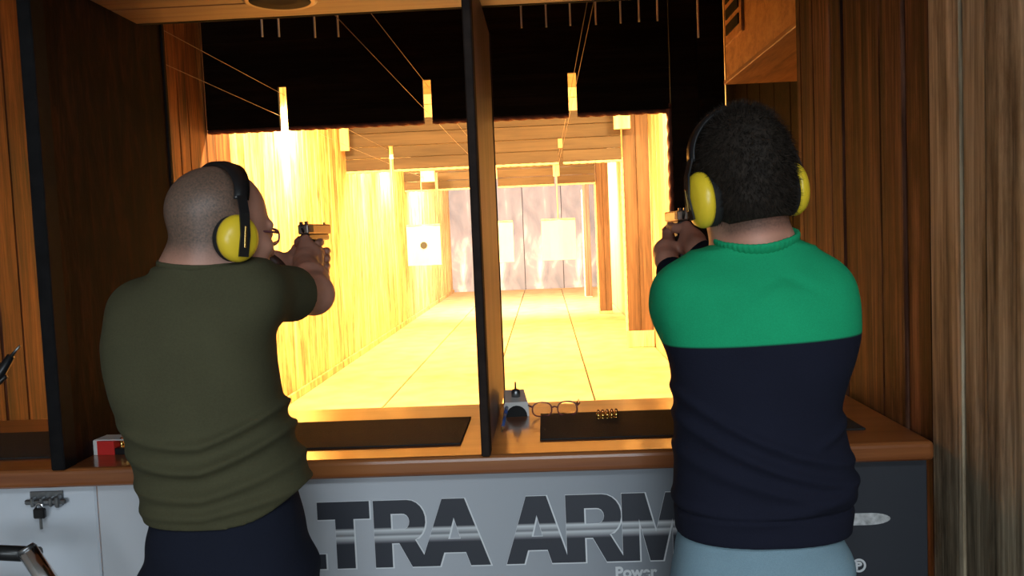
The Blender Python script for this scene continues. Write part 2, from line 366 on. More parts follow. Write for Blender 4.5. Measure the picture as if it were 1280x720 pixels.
# target wires, targets
for i, s in enumerate(SLOTS):
    nm = ('left', 'middle', 'right')[i]
    for k, (dx, z) in enumerate(((-0.022, 2.40), (0.022, 2.53)) if i < 2 else ((-0.018, 2.44), (0.018, 2.48))):
        t = tube('target_wire', [(s+dx, 2.62, z), (s+dx, 8.0, z-0.02), (s+dx, 13.75, z)], 0.0016, M_wire, None, 5)
        tag(t, '%s thin wire of the pair above the %s shooting lane' % (('lower', 'upper')[k], nm), 'wire', 'target carrier wires')
    e = empty('paper_target', (s - (0.16 if i == 0 else 0), 13.55, 1.1), 'white paper target hanging in the %s lane' % nm, 'target', 'paper targets')
    bm = bmesh.new()
    nx = 8
    for a in range(nx+1):
        x = -0.26 + 0.52*a/nx; yy = 0.012*math.sin(a*1.1)
        for z in (0.0, 0.30, 0.62): bm.verts.new((x, yy, z))
    bm.verts.ensure_lookup_table()
    for a in range(nx):
        for b in range(2): bm.faces.new([bm.verts[q] for q in (a*3+b, (a+1)*3+b, (a+1)*3+b+1, a*3+b+1)])
    bmesh.ops.solidify(bm, geom=bm.faces[:], thickness=0.002)
    obj('sheet', bm_mesh('sheet', bm, M_paper), e)
    bm = bmesh.new()
    if i: bm.free()
    else: add_lathe(bm, [(0.03, 0), (0.055, 0), (0.055, 0.003), (0.03, 0.003)], 20, Matrix.Translation((0, -0.02, 0.31)) @ Matrix.Rotation(math.pi/2, 4, 'X'))
    if i == 0: obj('bullseye', bm_mesh('bullseye', bm, M_ink), e)
    box('clip_bar', (-0.26, -0.01, 0.61), (0.26, 0.01, 0.635), M_pale, e, 0.002)
    tube('hanger', [(0, 0, 0.63), (0, 0, 1.33)], 0.008, M_pale, e, 6)
    box('carrier', (-0.05 if i else 0.0, -0.02, 1.28), (0.05 if i else 0.22, 0.02, 1.45), M_pale, e, 0.004)

ORD = ('first', 'second', 'third', 'fourth', 'fifth', 'sixth', 'seventh', 'eighth', 'ninth', 'tenth', 'eleventh', 'twelfth')
# thin rods hanging from the ceiling between counter and first baffle
for i, (px, y0, y1) in enumerate(((328, 20, 46), (349, 22, 46), (394, 20, 47), (423, 18, 46), (652, 6, 35), (683, 5, 34), (713, 4, 32), (745, 3, 31), (776, 2, 29), (799, 0, 27), (822, 0, 26), (873, 0, 47))):
    p = atY(px, y1, 4.4)
    e = tube('hanging_rod', [(p[0], 4.4, ZL), (p[0], 4.4, p[2])], 0.005, M_rod, None, 6)
    tag(e, 'thin pale metal rod hanging before the dark baffle, %s of twelve from the left' % ORD[i], 'rod', 'thin hanging rods')

# ------------------------------------------------------------------ booths: counter, partitions, soffit, side wall
YF, YK = 1.955, 2.57
XW = 0.853
bm = bmesh.new(); add_box(bm, ((XL+XW)/2, (YF+YK)/2, ZC-0.0225), (XW-XL-0.012, YK-YF, 0.045), bev=0.012, seg=3)
tag(obj('shooting_counter', bm_mesh('counter', bm, M_count)), 'long varnished orange-brown wooden shooting counter', 'counter')

def partition(X, label, frame, zt, w=0.034, pm=None, yk=YK+0.06):
    e = empty('booth_partition', (X, YF, ZC), label, 'partition', 'partitions between the booths')
    pl = (X, YF, ZC)
    box('post', (X-w/2, YF-0.012, ZC), (X+w/2, YF+0.045, zt), frame, e, 0.003, ploc=pl)
    box('panel', (X-w*0.36, YF+0.045, ZC), (X+w*0.36, yk, zt), pm or M_part, e, 0.002, ploc=pl)
    box('edge_strip', (X-w/2, yk, ZC), (X+w/2, yk+0.02, zt), frame, e, 0.003, ploc=pl)
    return e
partition(-1.132, 'dark reddish-brown booth partition left of the man in the green-grey T-shirt', M_frame, 2.66, 0.032)
partition(-0.150, 'slim brown partition standing on the counter between the two men', M_brown, 2.158, 0.020, M_mid, 2.70)

# soffit of boards above the booths
sf = empty('soffit', (0, YF, 2.16), 'low boarded wooden soffit above the two shooting booths', 'soffit')
ye = 2.405
for i in range(7):
    y1 = ye - i*0.15
    box('board', (-1.09, y1-0.148, 2.16), (XW-0.004, y1, 2.20), M_soffit, sf, 0.004, ploc=(0, YF, 2.16))
box('fascia', (-1.09, ye, 2.16), (XW-0.004, ye+0.02, 2.66), M_dark, sf, 0.003, ploc=(0, YF, 2.16))
dlp = atZ(350, 3, 2.148)
dl = empty('downlight', (dlp[0], dlp[1], 2.16), 'round recessed ceiling spotlight, switched off, in the wooden soffit', 'lamp')
bm = bmesh.new(); add_lathe(bm, [(0.073, -0.001), (0.090, -0.001), (0.092, -0.008), (0.084, -0.012), (0.074, -0.010)], 36, None, False)
bmesh.ops.recalc_face_normals(bm, faces=bm.faces); obj('rim', bm_mesh('rim', bm, plain('lamp_rim', (0.30, 0.20, 0.12), 0.4, 0.5), True), dl)
bm = bmesh.new(); add_lathe(bm, [(0.001, -0.004), (0.04, -0.0065), (0.076, -0.0105), (0.076, -0.002), (0.001, -0.001)], 36)
bmesh.ops.recalc_face_normals(bm, faces=bm.faces); obj('lens', bm_mesh('lens', bm, plain('lamp_lens', (0.025, 0.022, 0.02), 0.7, spec=0.1), True), dl)

# right side wall of upright rustic boards
ws = empty('wall_booth_right', (XW, 0, 0), 'rough brown and grey upright boards right of the man in the green jumper', 'wall', kind='structure')
box('backing', (XW+0.03, 0.5, 0), (XW+0.09, 2.98, 2.66), M_slot, ws, 0, ploc=(XW, 0, 0))
y = 2.985; k = 0
for w in (0.05, 0.13, 0.16, 0.10, 0.15, 0.13, 0.14, 0.13, 0.15, 0.10, 0.15, 0.13, 0.17, 0.12, 0.15, 0.16, 0.14):
    d = random.uniform(0.0, 0.007)
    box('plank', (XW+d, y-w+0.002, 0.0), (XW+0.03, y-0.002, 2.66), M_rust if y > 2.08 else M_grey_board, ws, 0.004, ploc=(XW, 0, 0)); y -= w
# boxed-in duct at top right
q = atY(905, 106, 4.2); XD, ZD = q[0], q[2]
dk = empty('boxed_duct', (XD, 3.6, ZD), 'orange wooden boxed-in duct with a slatted vent, high on the right', 'duct')
pl = (XD, 3.6, ZD)
box('body', (XD+0.008, 3.0, ZD+0.02), (XR, 4.19, ZL), M_box, dk, 0.004, ploc=pl)
box('bottom_board', (XD, 2.995, ZD), (XR, 4.2, ZD+0.02), M_ductb, dk, 0.003, ploc=pl)
v = box('vent', (XD-0.004, 3.80, ZD+0.16), (XD+0.008, 4.13, ZL-0.1), M_box, dk, 0.002, ploc=pl)
vl = np.array(v.location) + np.array(pl)
for i in range(9):
    box('slat', (XD-0.010, 3.84, ZD+0.20+i*0.07), (XD-0.0035, 4.09, ZD+0.245+i*0.07), M_dark, v, 0.001, ploc=vl)

# ------------------------------------------------------------------ front panels below the counter, banner print
def banner_mat():
    m, nt, b = new_mat('banner_print'); N = nt.nodes; L = nt.links
    tc = N.new('ShaderNodeTexCoord'); sx = N.new('ShaderNodeSeparateXYZ'); L.new(tc.outputs['Object'], sx.inputs[0])
    mr = N.new('ShaderNodeMapRange'); mr.inputs['From Min'].default_value = -0.9; mr.inputs['From Max'].default_value = 0.9
    L.new(sx.outputs['X'], mr.inputs['Value'])
    r = ramp(nt, [(0.0, (0.60, 0.62, 0.66)), (0.40, (0.46, 0.48, 0.52)), (0.68, (0.25, 0.27, 0.30)), (0.88, (0.030, 0.033, 0.042))])
    L.new(mr.outputs[0], r.inputs['Fac']); L.new(r.outputs['Color'], b.inputs['Base Color']); b.inputs['Roughness'].default_value = 0.45
    return m
M_banner = banner_mat()
M_panel = plain('pale_panel', (0.62, 0.66, 0.72), 0.45, noise=0.04, nscale=8)
bn = empty('banner_panel', (-0.10, YF+0.045, 0), 'silver to dark grey printed banner panel below the counter', 'panel')
pl = (-0.10, YF+0.045, 0)
box('board', (-1.075, YF+0.045, 0.02), (XW-0.006, YF+0.065, ZC-0.046), M_banner, bn, 0.002, ploc=pl)
tag(box('front_panel', (XL+0.01, YF+0.045, 0.02), (-1.079, YF+0.065, ZC-0.046), M_panel), 'pale grey-white front panel with a latch, at the far left below the counter', 'panel')

YP = YF+0.0445
def P2(px, py):
    p = atY(px, py, YP); return p[0], p[2]
zt = P2(600, 626)[1]; zb = P2(600, 707)[1]
zt2 = P2(760, 613)[1]; zt = (zt+zt2)/2; zb = (zb + P2(760, 700)[1])/2
H = zt - zb
LET = {   # polygons in unit height, x in letter widths; several loops = holes
 'L': [[(0, 0), (0.62, 0), (0.62, 0.22), (0.28, 0.22), (0.28, 1), (0, 1)]],
 'T': [[(0.27, 0), (0.55, 0), (0.55, 0.74), (0.80, 0.74), (0.80, 1), (0.0, 1), (0.0, 0.74), (0.27, 0.74)]],
 'A': [[(0, 0), (0.28, 0), (0.345, 0.20), (0.655, 0.20), (0.72, 0), (1.0, 0), (0.66, 1), (0.34, 1)], [(0.41, 0.40), (0.50, 0.72), (0.59, 0.40)]],
 'M': [[(0, 0), (0.26, 0), (0.26, 0.62), (0.42, 0), (0.62, 0), (0.78, 0.62), (0.78, 0), (1.04, 0), (1.04, 1), (0.68, 1), (0.52, 0.42), (0.36, 1), (0, 1)]],
}
def rloop():
    o = [(0, 0), (0.28, 0), (0.28, 0.36), (0.40, 0.36), (0.60, 0), (0.90, 0), (0.66, 0.40)]
    for a in range(-70, 91, 16): o.append((0.55+0.29*math.cos(math.radians(a)), 0.69+0.31*math.sin(math.radians(a))))
    o += [(0, 1)]
    i = [(0.28, 0.56), (0.28, 0.80), (0.46, 0.80)]
    for a in range(75, -91, -25): i.append((0.47+0.11*math.cos(math.radians(a)), 0.68+0.12*math.sin(math.radians(a))))
    return [o, i]
LET['R'] = rloop()
def flat_curve(loops, depth, off, mat, name):
    cu = bpy.data.curves.new(name, 'CURVE'); cu.dimensions = '2D'; cu.fill_mode = 'BOTH'; cu.extrude = depth; cu.offset = off
    for lp in loops:
        sp = cu.splines.new('POLY'); sp.points.add(len(lp)-1); sp.use_cyclic_u = True
        for p, q in zip(sp.points, lp): p.co = (q[0], q[1], 0, 1)
    to = bpy.data.objects.new('tmp', cu); COL.objects.link(to)
    dg = bpy.context.evaluated_depsgraph_get(); me = bpy.data.meshes.new_from_object(to.evaluated_get(dg))
    bpy.data.objects.remove(to); me.name = name; me.materials.clear(); me.materials.append(mat)
    return me
def letter_mat():
    m, nt, b = new_mat('letter_print'); N = nt.nodes; L = nt.links
    tc = N.new('ShaderNodeTexCoord'); sx = N.new('ShaderNodeSeparateXYZ'); L.new(tc.outputs['Object'], sx.inputs[0])
    mr = N.new('ShaderNodeMapRange'); mr.inputs['From Max'].default_value = H; L.new(sx.outputs['Y'], mr.inputs['Value'])
    D = (0.035, 0.038, 0.050)
    r = ramp(nt, [(0.0, D), (0.36, D), (0.38, (0.12, 0.12, 0.14)), (0.46, (0.62, 0.64, 0.66)), (0.49, (0.20, 0.21, 0.23)), (0.56, (0.66, 0.68, 0.70)), (0.60, D), (1.0, D)])
    L.new(mr.outputs[0], r.inputs['Fac']); L.new(r.outputs['Color'], b.inputs['Base Color']); b.inputs['Roughness'].default_value = 0.5
    return m
M_let = letter_mat(); M_out = plain('letter_outline', (0.74, 0.76, 0.78), 0.5); M_txt = plain('small_text_print', (0.70, 0.72, 0.74), 0.5)
for li, (ch, pa, pb) in enumerate((('L', 352, 406), ('T', 398, 463), ('R', 468, 537), ('A', 524, 612), ('A', 632, 711), ('R', 708, 782), ('M', 778, 862))):
    xa = P2(pa, 665)[0]; xb = P2(pb, 665)[0]; wid = max(p[0] for p in LET[ch][0]); sx_ = (xb-xa)/wid
    loops = [[(p[0]*sx_, p[1]*H) for p in lp] for lp in LET[ch]]
    rt = (math.pi/2, 0, 0)
    a = obj('letter_outline', flat_curve(loops, 0.0006, 0.0022, M_out, 'letter_outline'), bn, (xa+0.0015-pl[0], -0.0004-0.0003*li, zb-0.001), rt)
    b = obj('letter_%s' % ch.lower(), flat_curve(loops, 0.0012, 0.0, M_let, 'letter'), bn, (xa-pl[0], -0.0008-0.0003*li, zb), rt)
def text(s, px, py, h, name):
    cu = bpy.data.curves.new(name, 'FONT'); cu.body = s; cu.size = h; cu.offset = 0.0012; cu.extrude = 0.0006
    to = bpy.data.objects.new('tmp', cu); COL.objects.link(to)
    dg = bpy.context.evaluated_depsgraph_get(); me = bpy.data.meshes.new_from_object(to.evaluated_get(dg))
    bpy.data.objects.remove(to); me.materials.clear(); me.materials.append(M_txt)
    x, z = P2(px, py); obj(name, me, bn, (x-pl[0], -0.0005, z), (math.pi/2, 0, 0))
text('Power', 769, 722, 0.036, 'text_power')
text('y\u00ae', 1056, 715, 0.040, 'text_end')
# printed bullet beside the lettering
x0, z0 = P2(1040, 650); x1, _ = P2(1113, 646)
lp = [(0, -0.014), (x1-x0-0.05, -0.014)]
for a in range(-80, 81, 16): lp.append((x1-x0-0.05+0.05*math.cos(math.radians(a)), 0.014*math.sin(math.radians(a))))
lp.append((0, 0.014))
obj('bullet_print', flat_curve([lp], 0.0006, 0, plain('bullet_silver', (0.5, 0.5, 0.5), 0.4, noise=0.4, nscale=60), 'bullet_print'), bn, (x0-pl[0], -0.0005, z0), (math.pi/2, 0, 0))

# ------------------------------------------------------------------ things on and around the counter
def mat_on_counter(pts, label):
    q = [atZ(px, py, ZC) for px, py in pts]; c = sum(q)/4
    bm = bmesh.new()
    vsb = [bm.verts.new((p[0]-c[0], p[1]-c[1], 0.0005)) for p in q]; f = bm.faces.new(vsb)
    if f.normal.z < 0: f.normal_flip()
    r = bmesh.ops.extrude_face_region(bm, geom=[f])
    for v in [g for g in r['geom'] if isinstance(g, bmesh.types.BMVert)]: v.co.z += 0.004
    bmesh.ops.recalc_face_normals(bm, faces=bm.faces)
    bmesh.ops.bevel(bm, geom=bm.edges[:], offset=0.001, segments=1, affect='EDGES')
    tag(obj('counter_mat', bm_mesh('mat', bm, M_mat), None, (c[0], c[1], ZC)), label, 'mat', 'black mats on the counter')
def rect_mat(px0, py_f, px1, py_b, label):
    a = atZ(px1, py_f, ZC); b = atZ(px1, py_b, ZC)
    x1 = a[0]; y0 = a[1]; y1 = b[1]; x0 = px0
    bm = bmesh.new(); add_box(bm, ((x0+x1)/2, (y0+y1)/2, 0), (abs(x1-x0), y1-y0, 0.004), bev=0.001)
    c = Vector(((x0+x1)/2, (y0+y1)/2, 0)); bmesh.ops.translate(bm, vec=-c, verts=bm.verts)
    tag(obj('counter_mat', bm_mesh('mat', bm, M_mat), None, (c.x, c.y, ZC+0.0025)), label, 'mat', 'black mats on the counter')
rect_mat(-0.98, 556, 576, 523, 'black rubber mat on the counter in front of the bald man')
rect_mat(0.74, 551, 675, 519, 'black rubber mat on the counter with brass rounds, right of the slim partition')
rect_mat(-2.10, 573, 62, 541, 'black rubber mat on the far left stretch of counter beyond the dark partition')

def cartridge(loc, label, group, r=0.0048, h=0.024):
    e = empty('cartridge', loc, label, 'cartridge', group)
    bm = bmesh.new(); add_lathe(bm, [(r*1.02, 0), (r*1.02, 0.0012), (r*0.85, 0.0018), (r, 0.003), (r, h*0.66)], 14); obj('case', bm_mesh('case', bm, M_brass, True), e)
    bm = bmesh.new(); add_lathe(bm, [(r*0.95, h*0.64), (r*0.93, h*0.75), (r*0.75, h*0.88), (r*0.4, h*0.97), (r*0.1, h)], 14); obj('bullet', bm_mesh('bullet', bm, plain('copper', (0.75, 0.36, 0.16), 0.25, 1.0) if 'copper' not in bpy.data.materials else bpy.data.materials['copper'], True), e)
for i in range(5):
    p = atZ(748+i*5.6, 523-i*0.35, ZC+0.005); cartridge((p[0], p[1], ZC+0.0047), 'brass pistol round, %s from the left of five standing on the right mat' % ORD[i], 'rounds on the right mat')

# white device with an arched dark front
c = atZ(646, 521, ZC); dv = empty('desk_device', (c[0], c[1], ZC), 'small white plastic device with a dark arched front and black knob, by the slim partition', 'device', rz=0.08)
bm = bmesh.new(); w = 0.034
prof = [(-w, 0), (-w, 0.022), (-w*0.86, 0.034)] 
outer = [(-w, 0.0), (-w, 0.030), (-w*0.9, 0.040), (w*0.9, 0.040), (w, 0.030), (w, 0.0)]
arch = [(w*0.86*math.cos(a), 0.031*math.sin(a)) for a in np.linspace(0, math.pi, 11)]
loop = outer + [(x, z) for x, z in arch[::-1]]
def prism(loop, y0, y1, top_taper=1.0):
    bm = bmesh.new()
    A = [bm.verts.new((x, y0, z)) for x, z in loop]; B = [bm.verts.new((x*top_taper, y1, z*1.35)) for x, z in loop]
    n = len(loop)
    for i in range(n): bm.faces.new((A[i], A[(i+1) % n], B[(i+1) % n], B[i]))
    bm.faces.new(A[::-1]); bm.faces.new(B); bmesh.ops.recalc_face_normals(bm, faces=bm.faces); bmesh.ops.triangulate(bm, faces=[f for f in bm.faces if len(f.verts) > 4])
    return bm
obj('body', bm_mesh('body', prism(loop, 0, 0.115, 0.9), M_white), dv)
obj('arch_insert', bm_mesh('arch', prism([(x*0.99, z*0.99) for x, z in arch], -0.001, 0.105, 0.9), M_blackmat), dv)
bm = bmesh.new(); add_lathe(bm, [(0.012, 0.046), (0.012, 0.060), (0.009, 0.066), (0.004, 0.068)], 18, Matrix.Translation((0.002, 0.05, 0))); kb = obj('knob', bm_mesh('knob', bm, M_grey, True), dv)
tube('aerial', [(0.002, 0.058, 0.060), (0.002, 0.058, 0.086)], [0.003, 0.002], M_black, kb, 8)
# blue pen leaning beside it
p0 = atZ(627, 540, ZC+0.004); p1 = np.array([c[0]-0.026, c[1]-0.01, ZC+0.028])
pn = empty('pen', p0, 'blue pen lying against the white device', 'pen')
q = p1-p0
tube('barrel', [q*0.18, q*0.95], 0.0042, M_blue, pn, 10); tube('tip', [q*0.0, q*0.18], [0.0012, 0.0040], M_grey, pn, 10); tube('cap', [q*0.72, q*1.0], 0.0050, M_blue, pn, 10)
# safety glasses
g0 = atZ(694, 522, ZC); gl = empty('safety_glasses', (g0[0], g0[1], ZC), 'clear safety glasses with plum frame lying on the counter', 'glasses', rz=0.06)
def glasses(parent, M, fm, s=1.0, temples=True, fold=False):
    for sx in (-1, 1):
        bm = bmesh.new()
        pts = [M @ Vector((sx*(0.034+0.026*math.copysign(abs(math.cos(a))**0.75, math.cos(a)))*s, 0.004*abs(math.cos(a)), 0.019*math.copysign(abs(math.sin(a))**0.8, math.sin(a))*s)) for a in np.linspace(0, 2*math.pi, 25)]
        add_tube(bm, pts, 0.0021, 6, False); obj('lens_rim', bm_mesh('rim', bm, fm, True), parent)
        bm = bmesh.new(); f = bm.faces.new([bm.verts.new(p) for p in pts[:-1]]); bmesh.ops.solidify(bm, geom=[f], thickness=0.0015); obj('lens', bm_mesh('lens', bm, M_glass), parent)
        if temples:
            tp = [M @ Vector((sx*0.061*s, 0.002, 0.008)), M @ Vector((sx*0.069*s, -0.02, 0.008)), M @ Vector((sx*0.073*s, -0.085, 0.006)), M @ Vector((sx*0.070*s, -0.125, -0.018))]
            bm = bmesh.new(); add_tube(bm, tp, 0.0024, 6); obj('temple', bm_mesh('temple', bm, fm, True), parent)
    bm = bmesh.new(); add_tube(bm, [M @ Vector((-0.008, 0, 0.004)), M @ Vector((0, 0.003, 0.007)), M @ Vector((0.008, 0, 0.004))], 0.0022, 6); obj('bridge', bm_mesh('bridge', bm, fm, True), parent)
def glass_mat():
    m, nt, b = new_mat('clear_lens'); b.inputs['Base Color'].default_value = (0.95, 0.93, 0.92, 1); b.inputs['Roughness'].default_value = 0.05
    b.inputs['Transmission Weight'].default_value = 1.0; b.inputs['IOR'].default_value = 1.15
    return m
M_glass = glass_mat()
glasses(gl, Matrix.Translation((0, 0.01, 0.022)) @ Matrix.Rotation(math.pi, 4, 'Z'), M_plum)

# ammunition box with open tray
c = atZ(117, 569, ZC); ab = empty('ammunition_box', (c[0], c[1], ZC), 'open red and white cardboard ammunition box on the counter left of the bald man', 'box', rz=-0.10)
box('sleeve_end', (0, 0, 0), (0.010, 0.06, 0.036), M_card, ab, 0.001)
box('sleeve', (0.010, 0.0, 0), (0.055, 0.06, 0.034), M_red, ab, 0.001)
box('sleeve_top', (0.0, 0.004, 0.0345), (0.085, 0.060, 0.037), M_card, ab, 0.001)
box('tray', (0.055, 0.002, 0), (0.13, 0.058, 0.016), M_black, ab, 0.001)
wc = np.array(c)
for i in range(4):
    a = -0.10; lx, ly = 0.066+i*0.012, 0.016
    cartridge((c[0]+lx*math.cos(a)-ly*math.sin(a), c[1]+lx*math.sin(a)+ly*math.cos(a), ZC+0.0165), 'brass round standing in the tray of the red ammunition box, %s from the left' % ORD[i], 'rounds in the ammunition tray')

# sliding latch with padlock on the left front panel
hp = atY(62, 625, YF+0.044); ht = empty('door_latch', (hp[0], YF+0.0445, hp[2]), 'grey metal latch with padlock on the pale panel below the counter', 'latch')
box('plate', (-0.045, -0.004, -0.012), (0.035, 0.0, 0.022), M_grey, ht, 0.001)
box('bolt', (-0.052, -0.018, -0.006), (0.048, -0.004, 0.006), M_grey, ht, 0.003)
box('keeper', (0.022, -0.022, -0.014), (0.034, -0.004, 0.014), M_grey, ht, 0.003)
for x in (-0.036, -0.014, 0.008): box('bracket', (x, -0.021, -0.011), (x+0.008, -0.004, 0.011), M_grey, ht, 0.002)
bm = bmesh.new(); add_tube(bm, [Vector((-0.012+0.009*math.cos(a), -0.024, -0.012+0.011*math.sin(a))) for a in np.linspace(0, math.pi, 9)], 0.0026, 8); obj('shackle', bm_mesh('shackle', bm, M_chrome, True), ht)
box('padlock', (-0.026, -0.030, -0.036), (0.002, -0.018, -0.012), M_black, ht, 0.003)
box('key', (-0.014, -0.026, -0.062), (-0.007, -0.023, -0.036), M_grey, ht, 0.001)

# chrome tube with black grip, lower left
p0 = atY(34, 688, 1.72); tr = empty('trolley_handle', (p0[0], 1.72, 0), 'chrome tube handle with a black arm at the lower left edge', 'handle')
pl = np.array((p0[0], 1.72, 0))
tube('tube', [p0, p0+np.array((0.05, 0, -0.085)), p0+np.array((0.08, 0, -0.20)), (p0[0]+0.06, 1.72, 0.04)], 0.0195, M_chrome, tr, 18, pl)
tube('end_cap', [p0+np.array((-0.004, 0, 0.007)), p0], [0.016, 0.0198], M_grey, tr, 18, pl)
tube('arm', [p0+np.array((0.005, 0.03, -0.02)), p0+np.array((-0.10, 0.03, -0.012)), p0+np.array((-0.2, 0.03, -0.02))], 0.016, M_black, tr, 12, pl)
box('base', (p0[0]-0.12, 1.64, 0), (p0[0]+0.09, 1.80, 0.04), M_black, tr, 0.01, 2, pl)
tube('upright', [p0+np.array((-0.19, 0.03, -0.02)), (p0[0]+0.05, 1.75, 0.03)], 0.012, M_black, tr, 10, pl)

# dark clamp arm seen at the left edge, fixed on the left counter
q0 = atY(14, 445, 2.2); q1 = atY(-22, 500, 2.2)
cl = empty('clamp_arm', (q1[0]-0.06, 2.2, ZC), 'black metal arm reaching in at the left edge above the counter', 'clamp')
pl = np.array((q1[0]-0.06, 2.2, ZC))
tube('upright', [(q1[0]-0.06, 2.2, ZC), (q1[0]-0.06, 2.2, q1[2])], 0.014, M_black, cl, 10, pl)
tube('arm', [(q1[0]-0.06, 2.2, q1[2]-0.01), q1, q0], [0.02, 0.022, 0.010], M_black, cl, 10, pl)
tube('tip', [q0, atY(25, 432, 2.2)], [0.005, 0.003], M_grey, cl, 8, pl)
tube('lever', [q1+np.array((0, 0, 0.01)), atY(8, 470, 2.2)], [0.012, 0.006], M_black, cl, 8, pl)

#PEOPLE
# ------------------------------------------------------------------ people: smooth implicit surfaces
class Field:
    def __init__(s, lo, hi, h):
        s.lo = np.array(lo, float); s.h = h
        s.n = np.ceil((np.array(hi, float)-s.lo)/h).astype(int)+1
        s.D = np.full(s.n, 1.0, np.float32)
    def region(s, blo, bhi, pad):
        a = np.maximum(np.floor((np.asarray(blo)-pad-s.lo)/s.h).astype(int), 0)
        b = np.minimum(np.ceil((np.asarray(bhi)+pad-s.lo)/s.h).astype(int)+1, s.n)
        if np.any(b <= a): return None, None
        ax = [s.lo[i]+s.h*np.arange(a[i], b[i]) for i in range(3)]
        X, Y, Z = np.meshgrid(*ax, indexing='ij', sparse=True)
        return (slice(a[0], b[0]), slice(a[1], b[1]), slice(a[2], b[2])), (X, Y, Z)
    def put(s, fn, blo, bhi, k=0.0, sub=False):
        sl, g = s.region(blo, bhi, k+3*s.h)
        if sl is None: return
        d = np.broadcast_to(fn(*g), s.D[sl].shape).astype(np.float32); o = s.D[sl]
        if sub:
            d = -d
            s.D[sl] = np.maximum(o, d) if k <= 0 else np.maximum(o, d) + np.maximum(k-np.abs(o-d), 0)**2/(4*k)
        else:
            s.D[sl] = np.minimum(o, d) if k <= 0 else np.minimum(o, d) - np.maximum(k-np.abs(o-d), 0)**2/(4*k)
    def cone(s, p, q, r1, r2, k=0.0, sub=False):
        p = np.asarray(p, float); q = np.asarray(q, float); v = q-p; L2 = max(float(v@v), 1e-9); R = max(r1, r2)
        def fn(X, Y, Z):
            t = np.clip(((X-p[0])*v[0]+(Y-p[1])*v[1]+(Z-p[2])*v[2])/L2, 0, 1)
            return np.sqrt((X-p[0]-t*v[0])**2+(Y-p[1]-t*v[1])**2+(Z-p[2]-t*v[2])**2) - (r1+(r2-r1)*t)
        s.put(fn, np.minimum(p, q)-R, np.maximum(p, q)+R, k, sub)
    def chain(s, pts, rs, k=0.0):
        for i in range(len(pts)-1): s.cone(pts[i], pts[i+1], rs[i], rs[i+1], k)
    def ell(s, c, r, R=None, k=0.0, sub=False):
        c = np.asarray(c, float); r = np.asarray(r, float); m = float(r.max())
        def fn(X, Y, Z):
            x, y, z = X-c[0], Y-c[1], Z-c[2]
            if R is not None: x, y, z = [R[0, i]*x+R[1, i]*y+R[2, i]*z for i in range(3)]
            q = np.sqrt((x/r[0])**2+(y/r[1])**2+(z/r[2])**2)
            g = np.sqrt((x/r[0]**2)**2+(y/r[1]**2)**2+(z/r[2]**2)**2)
            return q*(q-1)/np.maximum(g, 1e-6)
        s.put(fn, c-m, c+m, k, sub)
    def loft(s, zs, cx, cy, a, b, n=2.4, k=0.0, fold=None, hem=None):
        o = np.argsort(zs); zs, cx, cy, a, b = [np.asarray(v, float)[o] for v in (zs, cx, cy, a, b)]
        def sm(v, Z):
            zz = np.linspace(zs[0], zs[-1], 200); w = np.interp(zz, zs, v)
            ker = np.ones(13)/13; wp = np.pad(w, 6, mode='edge'); w = np.convolve(wp, ker, 'valid')
            return np.interp(Z, zz, w)
        def fn(X, Y, Z):
            A, B = sm(a, Z), sm(b, Z)
            x = np.abs((X-sm(cx, Z))/A); y = np.abs((Y-sm(cy, Z))/B)
            q = (x**n+y**n)**(1.0/n)
            d = (q-1)*np.minimum(A, B)
            if fold is not None: d = d - fold(X, Y, Z)
            return np.maximum(d, np.maximum(zs[0]-Z + (0 if hem is None else hem(X)), Z-zs[-1]))
        m = a.max()+0.02
        s.put(fn, (cx.min()-m, cy.min()-b.max()-0.02, zs[0]), (cx.max()+m, cy.max()+b.max()+0.02, zs[-1]), k)
    def mesh(s):
        D = s.D; ins = D < 0; n = s.n
        c = [ins[i:n[0]-1+i, j:n[1]-1+j, k:n[2]-1+k] for i in (0, 1) for j in (0, 1) for k in (0, 1)]
        anyi = c[0].copy(); alli = c[0].copy()
        for q in c[1:]: anyi |= q; alli &= q
        I, J, K = np.nonzero(anyi & ~alli)
        ids = np.full(np.array(n)-1, -1, np.int32); ids[I, J, K] = np.arange(len(I))
        acc = np.zeros((len(I), 3)); cnt = np.zeros(len(I))
        cor = [(i, j, k) for i in (0, 1) for j in (0, 1) for k in (0, 1)]
        for p in cor:
            for ax in range(3):
                if p[ax]: continue
                q = list(p); q[ax] = 1
                d0 = D[I+p[0], J+p[1], K+p[2]]; d1 = D[I+q[0], J+q[1], K+q[2]]
                cr = (d0 < 0) != (d1 < 0)
                t = np.where(cr, d0/np.where(cr, d0-d1, 1), 0)
                v = np.tile(np.array(p, float), (len(I), 1)); v[:, ax] += t
                acc[cr] += v[cr]; cnt[cr] += 1
        V = s.lo + s.h*(np.stack([I, J, K], 1) + acc/cnt[:, None])
        Q = []
        for ax in range(3):
            u, w = (ax+1) % 3, (ax+2) % 3
            sl0 = [slice(1, n[i]-1) for i in range(3)]; sl1 = list(sl0)
            sl0[ax] = slice(0, n[ax]-1); sl1[ax] = slice(1, n[ax])
            a = ins[tuple(sl0)]; b = ins[tuple(sl1)]
            P = np.stack(np.nonzero(a != b), 1); flip = a[tuple(P.T)]
            off = np.ones(3, int); off[ax] = 0; P = P + off
            def cid(du, dw):
                R = P.copy(); R[:, u] -= du; R[:, w] -= dw
                return ids[R[:, 0], R[:, 1], R[:, 2]]
            f = np.stack([cid(0, 0), cid(1, 0), cid(1, 1), cid(0, 1)], 1)
            f[~flip] = f[~flip][:, ::-1]; Q.append(f)
        Q = np.concatenate(Q)
        Q = Q[(Q >= 0).all(1)]
        # light smoothing
        deg = np.zeros(len(V)); nb = np.zeros_like(V)
